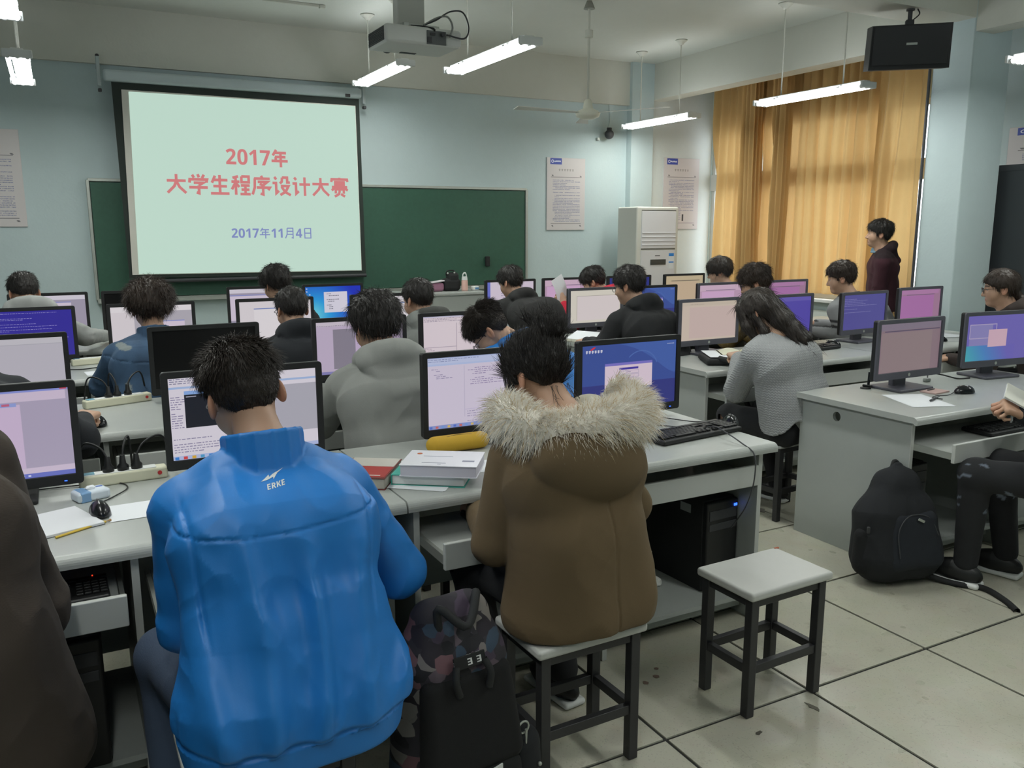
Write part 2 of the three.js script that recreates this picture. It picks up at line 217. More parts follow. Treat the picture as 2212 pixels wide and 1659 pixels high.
{ // projection screen in front of the board
  const t = thing('projection_screen', 'pull-down projection screen showing a pale slide with red and blue writing', 'screen', [0, 0, -8.56]);
  const quad = (p, z, n = 12) => { const pos = [], uv = [], idx = []; for (let j = 0; j <= n; j++) for (let i = 0; i <= n; i++) { const u = i / n, v = j / n; const a = [lerp(p[0][0], p[1][0], u), lerp(p[0][1], p[1][1], u)], b = [lerp(p[3][0], p[2][0], u), lerp(p[3][1], p[2][1], u)]; pos.push(lerp(a[0], b[0], v), lerp(a[1], b[1], v), z + 0.004 * Math.sin(u * 7 + v * 2)); uv.push(u, 1 - v); } for (let j = 0; j < n; j++) for (let i = 0; i < n; i++) { const a = j * (n + 1) + i, b = a + n + 1; idx.push(a, b, a + 1, a + 1, b, b + 1); } const g = new THREE.BufferGeometry(); g.setAttribute('position', new THREE.Float32BufferAttribute(pos, 3)); g.setAttribute('uv', new THREE.Float32BufferAttribute(uv, 2)); g.setIndex(idx); g.computeVertexNormals(); return g; };
  const slab = (p, z, d) => { const f = quad(p, z), b = quad(p, z - d); const ix = Array.from(b.index.array); for (let i = 0; i < ix.length; i += 3) [ix[i], ix[i + 1]] = [ix[i + 1], ix[i]]; b.setIndex(ix); b.computeVertexNormals(); return [f, b]; };
  part('border', slab([[0.556, 2.872], [2.812, 2.86], [2.828, 1.108], [0.574, 1.13]], 0, 0.004), mat('#26302b', 0.7, { double: true }), t);
  part('fabric', slab([[0.633, 2.79], [2.772, 2.785], [2.782, 1.146], [0.6, 1.16]], 0.006, 0.003), mat('#d9d6cc', 0.8, { double: true }), t);
  const tex = canvasTex(1536, 1160, (g, w, h) => {
    g.fillStyle = '#c6e2d3'; g.fillRect(0, 0, w, h);
    writeHan(g, '2017年', w * 0.385, h * 0.275, 124, 18, '#d67f80', 1.02); writeHan(g, '大学生程序设计大赛', w * 0.128, h * 0.43, 137, 18, '#d67f80');
    writeHan(g, '2017年11月4日', w * 0.395, h * 0.735, 78, 7.5, '#8490c6', 1.0);
  });
  const ph = part('slide', [quad([[0.69, 2.775], [2.766, 2.778], [2.776, 1.152], [0.655, 1.166]], 0.012)], mat('#111111', 0.9, { emissive: '#ffffff', ei: PROJ, emissiveMap: tex }), t); void ph;
  part('weight_bar', [cyl(0.018, 0.018, 2.26, 0, 0, 0, 12).rotateZ(Math.PI / 2).translate(1.7, 1.098, 0)], M.darkGrey, t);
  const c = thing('screen_case', 'long white roll case of the projection screen under the painted band', 'case', [1.66, 2.93, -8.55]);
  part('roller_tube', [rbox(2.34, 0.1, 0.1, 0.03, 0, -0.03, 0)], mat('#b9c6c8', 0.5), c);
  for (const s of [-1, 1]) { const b = part('bracket', [rbox(0.03, 0.25, 0.03, 0.006, s * 1.2, 0.0, 0), box(0.03, 0.03, 0.11, s * 1.2, 0.05, -0.06)], mat('#a9b4b4', 0.5), c); part('hook', [rbox(0.03, 0.03, 0.05, 0.008, s * 1.2, -0.16, 0.01), new THREE.SphereGeometry(0.016, 10, 8).translate(s * 1.2, 0.13, 0)], M.darkGrey, b); }
  part('label_plate', [box(0.05, 0.03, 0.004, 1.02, -0.06, 0.052)], M.black, c);
}
// posters: ruled notices with a blue logo tab
function posterTex(seed, tabs, stamp) {
  return canvasTex(512, 816, (g, w, h) => {
    const r = rng(seed); g.fillStyle = '#cfc9c8'; g.fillRect(0, 0, w, h);
    if (tabs) { g.fillStyle = '#3b4da8'; g.fillRect(w * 0.08, h * 0.005, w * 0.3, h * 0.085); g.strokeStyle = '#e8eaf4'; g.lineWidth = 7; g.beginPath(); g.arc(w * 0.14, h * 0.048, 14, 0, 7); g.stroke(); g.fillStyle = '#e8eaf4'; for (let i = 0; i < 5; i++) g.fillRect(w * (0.19 + i * 0.034), h * 0.035 + r() * 4, 13, 17); }
    g.fillStyle = '#8f8a86'; for (let i = 0; i < 6; i++) { const x = w * (0.3 + i * 0.07); g.fillRect(x, h * 0.155, 24, 5); g.fillRect(x + 3, h * 0.17, 18, 5); g.fillRect(x + 9, h * 0.15, 5, 26); }
    g.fillStyle = '#4b4a4c'; g.fillRect(w * 0.1, h * 0.262, w * 0.8, 4); g.fillRect(w * 0.1, h * 0.91, w * 0.8, 4); for (const [x, y] of [[0.12, 0.235], [0.86, 0.24], [0.12, 0.935], [0.86, 0.935]]) { g.fillRect(w * x, h * y, 20, 6); g.fillRect(w * x + 5, h * y + 8, 20, 5); }
    let y = h * 0.3; while (y < h * 0.88) { const ind = r() < 0.35 ? 0.2 : 0.15, end = r() < 0.25 ? 0.3 + r() * 0.4 : 0.86; for (let x = w * ind; x < w * end; x += 8) { g.fillStyle = `rgba(70,80,${110 + r() * 40 | 0},${0.35 + r() * 0.4})`; if (r() < 0.93) g.fillRect(x, y + r() * 2, 5.5, 8); } y += 17.5; if (r() < 0.08) y += 16; }
    if (stamp) { g.fillStyle = '#cfc9c8'; g.fillRect(w * 0.5, h * 0.74, w * 0.4, h * 0.15); g.fillStyle = '#35383c'; g.fillRect(w * 0.54, h * 0.79, 22, 76); }
  });
}
function poster(x0, x1, y0, y1, z, label, tex) { const t = thing('poster', label, 'poster', [(x0 + x1) / 2, (y0 + y1) / 2, z]); part('sheet', [rbox(x1 - x0, y1 - y0, 0.012, 0.002, 0, 0, 0, 1)], mat('#c9c3c2', 0.5), t); const f = new THREE.PlaneGeometry(x1 - x0 - 0.004, y1 - y0 - 0.004).translate(0, 0, 0.0066); part('print', [f], mat('#ffffff', 0.45, { map: tex }), t); return t; }
const pt1 = posterTex(4, true, false), pt2 = posterTex(9, true, true), pt0 = posterTex(14, true, false);
poster(5.075, 5.597, 1.553, 2.378, FZ + 0.008, 'pale printed notice with a blue tab between chalkboard and air conditioner', pt1);
poster(6.74, 7.3, 1.56, 2.432, FZ + 0.03, 'pale printed notice behind the air conditioner, next to the window', pt2);
poster(-0.76, -0.2, 1.595, 2.42, FZ + 0.008, 'pale printed notice left of the chalkboard, cut by the left edge', pt0);
{ const t = thing('poster', 'pale printed notice above the dark cabinet behind the pillar', 'poster', [RX - 0.008, 2.06, -4.32], -Math.PI / 2); part('sheet', [rbox(0.9, 0.75, 0.012, 0.002)], mat('#c9c3c2', 0.5), t); part('print', [new THREE.PlaneGeometry(0.89, 0.74).translate(0, 0, 0.0066)], mat('#ffffff', 0.45, { map: pt2 }), t); }

{ // air conditioner
  const t = thing('air_conditioner', 'tall white standing air conditioner in the front right corner', 'air conditioner', [6.16, 0, -8.19]);
  const w = 0.6, d = 0.38, h = 1.815;
  part('cabinet', [rbox(w, h, d, 0.018, 0, h / 2, 0)], mat('#cfd0c8', 0.45), t);
  part('upper_panel', [rbox(0.49, 0.42, 0.012, 0.004, 0.01, 1.555, d / 2 + 0.004), ...[0, 1, 2, 3].map((i) => rbox(0.48, 0.012, 0.01, 0.003, 0.01, 1.385 + i * 0.045, d / 2 + 0.012))], mat('#d9dade', 0.4), t);
  part('seam', [box(0.49, 0.008, 0.004, 0.01, 1.775, d / 2 + 0.004), box(0.49, 0.008, 0.004, 0.01, 1.335, d / 2 + 0.004), box(0.49, 0.005, 0.004, 0.01, 0.86, d / 2 + 0.002)], mat('#55575a', 0.5), t);
  part('lower_panel', [rbox(0.49, 1.24, 0.012, 0.004, 0.01, 0.7, d / 2 + 0.002)], mat('#d6d7da', 0.4), t);
  part('display', [rbox(0.22, 0.062, 0.01, 0.004, 0.01, 1.185, d / 2 + 0.01), box(0.14, 0.006, 0.002, -0.02, 1.17, d / 2 + 0.016)], mat('#3c4143', 0.3), t);
  part('maker_badge', [box(0.07, 0.008, 0.003, 0, 1.258, d / 2 + 0.009)], M.darkGrey, t);
  part('energy_label', [box(0.075, 0.17, 0.002, 0.2, 1.19, d / 2 + 0.009)], mat('#dfe3e6', 0.6, {}), t); part('energy_label', [box(0.072, 0.034, 0.002, 0.2, 1.268, d / 2 + 0.0105), box(0.07, 0.014, 0.002, 0.2, 1.182, d / 2 + 0.0105)], mat('#2f86d6', 0.5), t);
  part('green_emblem', [box(0.075, 0.008, 0.003, -0.115, 0.872, d / 2 + 0.009), box(0.04, 0.01, 0.003, -0.12, 0.895, d / 2 + 0.009)], mat('#2b8a5a', 0.5), t);
}
{ // lectern with things on it
  const t = thing('lectern', 'long grey teaching desk in front of the chalkboard', 'desk', [3.18, 0, -8.02]);
  part('front_panel', [metric(box(1.32, 0.9, 0.02, 0, 0.46, 0.22))], M.deskPanel, t); part('side_panel', [metric(box(0.02, 0.9, 0.44, 0.65, 0.46, 0))], M.deskPanel, t); part('side_panel', [metric(box(0.02, 0.9, 0.44, -0.65, 0.46, 0))], M.deskPanel, t); part('top', [metric(rbox(1.36, 0.03, 0.5, 0.008, 0, 0.93, 0))], M.desk, t);
  const b = thing('handbag', 'black handbag standing on the teaching desk', 'bag', [3.54, 0.945, -8.0]);
  part('bag_body', [rbox(0.2, 0.13, 0.1, 0.04, 0, 0.065, 0, 4), rbox(0.13, 0.12, 0.09, 0.04, 0.02, 0.13, 0, 4)], M.blackMatte, b); part('handle', [tube([[-0.05, 0.16, 0], [-0.045, 0.2, 0.01], [0.03, 0.205, 0.01], [0.06, 0.17, 0]], 0.007)], M.black, b); part('clasp', [new THREE.SphereGeometry(0.011, 8, 8).translate(-0.045, 0.18, 0.03), new THREE.SphereGeometry(0.011, 8, 8).translate(0.03, 0.185, 0.03)], M.alu, b);
  const p = thing('pouch', 'dusty pink soft pouch beside the black handbag on the teaching desk', 'pouch', [3.38, 0.945, -7.98]); part('pouch_body', [rbox(0.14, 0.09, 0.07, 0.03, 0, 0.045, 0, 4)], mat('#9d6f86', 0.7), p); part('flap', [rbox(0.18, 0.012, 0.09, 0.005, -0.01, 0.1, 0).rotateZ(0.12)], mat('#d8d2d6', 0.6), p);
  const f = thing('bottle', 'pink and white drinking bottle with a loop lid on the teaching desk', 'bottle', [3.665, 0.945, -7.93]); part('bottle_body', [new THREE.LatheGeometry([[0.001, 0], [0.03, 0], [0.033, 0.01], [0.033, 0.1], [0.028, 0.112], [0.001, 0.112]].map((q) => new THREE.Vector2(...q)), 20)], mat('#e2b9ae', 0.4), f); part('lid', [cyl(0.027, 0.031, 0.035, 0, 0.128, 0)], M.white, f); part('loop', [new THREE.TorusGeometry(0.02, 0.006, 8, 16).scale(1, 1.4, 1).translate(0, 0.155, 0)], M.white, f);
  const q = thing('tissue_pack', 'small white and blue tissue pack on the teaching desk end', 'tissues', [3.79, 0.945, -7.95], 0.3); part('pack', [rbox(0.08, 0.045, 0.05, 0.012, 0, 0.0225, 0, 3)], M.white, q); part('print', [rbox(0.05, 0.02, 0.003, 0.001, 0.008, 0.02, 0.0255)], mat('#5d8fbf', 0.6), q);
}
{ // projector on a ceiling mount
  const t = thing('projector', 'white ceiling projector seen from below with cables looping behind', 'projector', [1.99, 2.675, -4.98], 0);
  const w = 0.47, d = 0.32, h = 0.1;
  const body = part('body', [rbox(w, h, d, 0.018, 0, 0, 0, 3)], mat('#d4d5cf', 0.4), t);
  part('vent_grille', [box(0.004, 0.075, 0.26, -w / 2 - 0.001, 0, 0), ...Array.from({ length: 9 }, (_, i) => box(0.004, 0.004, 0.26, -w / 2 - 0.004, -0.034 + i * 0.0085, 0))], mat('#4a4c4b', 0.6), t);
  part('port_panel', [box(0.12, 0.075, 0.006, 0.075, -0.006, d / 2 + 0.001)], mat('#5a5d5c', 0.6), t);
  part('port', [box(0.03, 0.014, 0.012, 0.05, 0.012, d / 2 + 0.004)], M.black, t); part('port', [box(0.026, 0.03, 0.012, 0.03, -0.02, d / 2 + 0.004)], M.black, t); part('port', [cyl(0.012, 0.012, 0.03, 0, 0, 0, 10).rotateX(Math.PI / 2).translate(0.11, 0.012, d / 2 + 0.01)], M.darkGrey, t);
  part('rear_panel', [rbox(0.09, 0.075, 0.006, 0.002, 0.185, -0.005, d / 2 + 0.001)], mat('#c9cac5', 0.5), t);
  part('bottom_vent', [box(0.1, 0.003, 0.03, 0.0, -h / 2 - 0.001, -0.11)], M.black, t); part('lens', [cyl(0.04, 0.045, 0.05, 0, 0, 0, 20).rotateX(Math.PI / 2).translate(-0.1, 0, -d / 2 - 0.02)], M.black, t);
  part('mount_plate', [rbox(0.22, 0.012, 0.18, 0.004, 0.0, h / 2 + 0.02, 0), rbox(0.03, 0.05, 0.02, 0.004, -0.09, h / 2, 0.1), rbox(0.03, 0.05, 0.02, 0.004, 0.11, h / 2, 0.08)], M.alu, t);
  part('mount_column', [rbox(0.17, 0.76, 0.08, 0.008, -0.03, h / 2 + 0.4, 0)], mat('#b9bab2', 0.5), t);
  const cb = part('cable', [tube([[0.02, 0.07, 0.1], [0.09, 0.1, 0.12], [0.17, 0.15, 0.15], [0.24, 0.15, 0.17], [0.27, 0.06, 0.19], [0.24, 0.0, 0.2], [0.13, 0.012, 0.18]], 0.005, 40)], M.darkGrey, t); void cb;
  part('cable', [tube([[0.02, 0.07, 0.1], [0.1, 0.115, 0.12], [0.15, 0.12, 0.15], [0.17, 0.06, 0.18], [0.15, 0.0, 0.18]], 0.006, 30)], mat('#8d8f8a', 0.5), t); part('cable', [tube([[-0.06, 0.06, 0.1], [0.0, 0.055, 0.13], [0.06, 0.04, 0.165], [0.06, 0.03, 0.17]], 0.006, 20)], M.black, t); void body;
}
{ // ceiling fan
  const t = thing('ceiling_fan', 'white ceiling fan on a long rod in the middle of the room', 'fan', [4.24, 2.57, -6.55]);
  part('rod', [cyl(0.011, 0.011, 0.86, 0, 0.5, 0, 10)], M.cream, t); part('canopy', [cyl(0.02, 0.05, 0.07, 0, 0.9, 0)], mat('#8f8f86', 0.5), t); part('joint_cover', [cyl(0.035, 0.035, 0.06, 0, 0.66, 0)], M.cream, t);
  part('motor', [new THREE.LatheGeometry([[0.001, -0.05], [0.05, -0.05], [0.1, -0.03], [0.11, 0], [0.09, 0.02], [0.045, 0.04], [0.035, 0.1], [0.02, 0.12], [0.001, 0.12]].map((p) => new THREE.Vector2(...p)), 28)], mat('#d9d9c8', 0.35), t);
  for (const a of [182, 62, -58]) { const r = a * Math.PI / 180; const g = extrude([[0.1, -0.02], [0.2, -0.03], [0.72, -0.065], [0.74, 0.05], [0.2, 0.03], [0.1, 0.02]], 0.005).rotateX(-Math.PI / 2 + 0.1).rotateY(r); part('blade', [g], mat('#c9cac2', 0.4), t); }
}
{ const t = thing('security_camera', 'small dark dome camera high in the front right corner', 'camera', [5.87, 2.66, -8.6]); part('bracket', [rbox(0.03, 0.03, 0.1, 0.006, 0, 0.02, -0.05), cyl(0.02, 0.02, 0.03, -0.1, -0.05, -0.08)], M.alu, t); part('dome', [new THREE.SphereGeometry(0.055, 20, 14), cyl(0.03, 0.03, 0.05, 0.0, 0.05, 0)], M.darkGrey, t); part('wire', [tube([[0.0, 0.06, -0.05], [0.06, 0.15, -0.09], [0.05, 0.36, -0.09]], 0.004)], mat('#9fb0b4', 0.5), t); }
{ // speaker under the cross beam
  const t = thing('loudspeaker', 'black loudspeaker hanging from the cross beam beside the pillar', 'speaker', [5.75, 2.90, -4.5], -0.72);
  const q = new THREE.Group(); q.name = 'cabinet_group'; void q;
  part('cabinet', [extrude([[-0.275, -0.15], [0.275, -0.15], [0.27, 0.15], [-0.27, 0.15]], 0.24, { bevel: 0.006 }).translate(0, 0, -0.2).rotateX(0.14)], mat('#2f3032', 0.6), t);
  part('grille', [rbox(0.52, 0.27, 0.012, 0.006, -0.005, 0.012, 0.075).rotateX(0.14)], mat('#37383a', 0.85, { bumpMap: rep(weave, 3, 2), bump: 0.001 }), t);
  part('maker_badge', [rbox(0.075, 0.016, 0.004, 0.001, 0, 0.02, 0.084).rotateX(0.14)], M.alu, t);
  part('bracket', [cyl(0.03, 0.03, 0.012, 0, 0.275, -0.06), cyl(0.016, 0.016, 0.12, 0, 0.215, -0.06), rbox(0.06, 0.05, 0.05, 0.01, 0, 0.18, -0.06)], M.darkGrey, t);
  part('wire', [tube([[0.02, 0.2, -0.05], [0.06, 0.24, -0.04], [0.05, 0.28, -0.06]], 0.005)], M.black, t);
}
{ // dark cabinet against the right wall
  const t = thing('server_cabinet', 'tall dark grey cabinet against the right wall behind the pillar', 'cabinet', [7.27, 0, -4.05]);
  part('case', [rbox(0.42, 2.09, 1.5, 0.01, 0, 1.045, 0)], mat('#3d4144', 0.5), t); part('door', [rbox(0.012, 2.0, 0.7, 0.004, -0.215, 1.04, -0.37)], mat('#35393c', 0.35), t); part('door', [rbox(0.012, 2.0, 0.7, 0.004, -0.215, 1.04, 0.37)], mat('#3f464c', 0.3), t);
}

// ---------- desks ----------
const DT = 0.747;
function desk(x0, zf, label, o = {}) {
  const W = 1.55, D = 0.72, t = thing('computer_desk', label, 'desk', [x0 + W / 2, 0, zf], 0, 'grey two-seat computer desks');
  const prof = [[-D, DT - 0.028], [-D, DT]]; for (let i = 0; i <= 6; i++) { const a = Math.PI / 2 * i / 6; prof.push([-0.024 + 0.024 * Math.sin(a), DT - 0.024 + 0.024 * Math.cos(a)]); } prof.push([-0.001, DT - 0.034], [-0.012, DT - 0.036], [-0.02, DT - 0.028]);
  part('tabletop', [metric(extrude(prof, W - 0.006).rotateY(-Math.PI / 2).scale(1, 1, 1).translate(W / 2 - 0.003, 0, 0))], M.desk, t);
  for (const [i, x] of [[0, -W / 2 + 0.045], [1, 0], [2, W / 2 - 0.045]]) {
    const p = extrude([[-D + 0.02, 0], [-0.05, 0], [-0.05, DT - 0.029], [-D + 0.02, DT - 0.029]], 0.018, i !== 1 ? { holes: [[-0.47, 0.66, 0.024]] } : {}).rotateY(-Math.PI / 2).translate(x + 0.009, 0, 0);
    const s = part('side_panel', [metric(p)], M.deskPanel, t); part('edge_band', [box(0.02, DT - 0.03, 0.003, x, (DT - 0.03) / 2, -0.0485)], M.deskEdge, s);
  }
  part('modesty_panel', [metric(box(W - 0.12, 0.56, 0.016, 0, DT - 0.03 - 0.28, -D + 0.06))], M.deskPanel, t);
  part('lower_shelf', [metric(box(W - 0.12, 0.018, 0.55, 0, 0.105, -0.33)), metric(box(W - 0.12, 0.06, 0.016, 0, 0.068, -0.12))], M.deskPanel, t);
  const trays = o.trays || [0.08, 0.08];
  [-1, 1].forEach((s, i) => {
    const out = trays[i], x = s * (W / 4 - 0.012), zt = -0.06 + out; const k = part('keyboard_tray', [metric(rbox(0.66, 0.016, 0.36, 0.003, x, 0.605, zt - 0.18, 1))], M.desk, t);
    part('tray_front', [metric(rbox(0.69, 0.085, 0.018, 0.004, x, 0.612, zt + 0.006, 1))], M.deskEdge, k);
    for (const e of [-1, 1]) part('slide_rail', [box(0.012, 0.03, 0.36, x + e * 0.338, 0.6, zt - 0.18)], M.alu, k);
  });
  return t;
}
desk(-0.66, -2.36, 'front row desk where the brown coat and the blue jacket sit', { trays: [0.14, 0.25] });
desk(0.89, -2.36, 'front row desk where the girl with the fur hood sits, with books on it', { trays: [0.2, 0.0] });
desk(-0.66, -3.79, 'second row desk at the left with a dark switched-off monitor on it');
desk(0.89, -3.79, 'second row desk in front of the grey hoodie and the blue hoodie');
desk(-0.66, -5.25, 'third row desk at the left in front of the denim jacket');
desk(0.89, -5.25, 'third row desk in front of the black hoodie, left of the aisle');
desk(-0.66, -6.55, 'fourth row desk at the far left, nearest the chalkboard');
desk(0.89, -6.55, 'fourth row desk carrying the bright blue desktop monitor');
desk(3.30, -2.39, 'right front desk with a round cable hole in its end panel', { trays: [0.2, 0.08] });
desk(3.30, -3.78, 'right second row desk where the girl in the grey sweater writes', { trays: [0.16, 0.02] });
desk(4.855, -3.78, 'right second row desk under the blue text monitor', { trays: [0.08, 0.12] });
desk(3.30, -5.02, 'right third row desk in front of the black jacket with glasses');
desk(4.855, -5.02, 'right third row desk in front of the striped top');
desk(3.30, -6.32, 'right fourth row desk in front of the red hood');
desk(4.855, -6.32, 'right fourth row desk nearest the curtain');

// ---------- stools ----------
function stool(x, z, turn, label) {
  const t = thing('stool', label, 'stool', [x, 0, z], turn, 'white-topped stools with dark steel legs');
  part('seat', [metric(rbox(0.375, 0.03, 0.262, 0.011, 0, 0.428, 0, 3))], M.stoolSeat, t);
  const a = 0.155, b = 0.1, s = 0.032;
  for (const i of [-1, 1]) for (const j of [-1, 1]) part('leg', [rbox(s, 0.412, s, 0.003, i * a, 0.206, j * b, 1)], M.stoolMetal, t);
  for (const j of [-1, 1]) { part('apron_rail', [rbox(2 * a - s, 0.03, 0.02, 0.002, 0, 0.397, j * b, 1)], M.stoolMetal, t); part('stretcher', [rbox(2 * a - s, 0.03, 0.022, 0.002, 0, 0.165, j * b, 1)], M.stoolMetal, t); }
  for (const i of [-1, 1]) { part('apron_rail', [rbox(0.02, 0.03, 2 * b - s, 0.002, i * a, 0.397, 0, 1)], M.stoolMetal, t); part('stretcher', [rbox(0.022, 0.03, 2 * b - s, 0.002, i * a, 0.165, 0, 1)], M.stoolMetal, t); }
  return t;
}
{ const s = stool(2.025, -1.99, 0.03, 'empty stool standing in the aisle to the right of the fur-hooded girl'); part('worn_corner', [rbox(0.02, 0.004, 0.008, 0.001, 0.178, 0.4425, -0.122, 1).rotateY(-0.02)], mat('#b5664a', 0.8), s); }

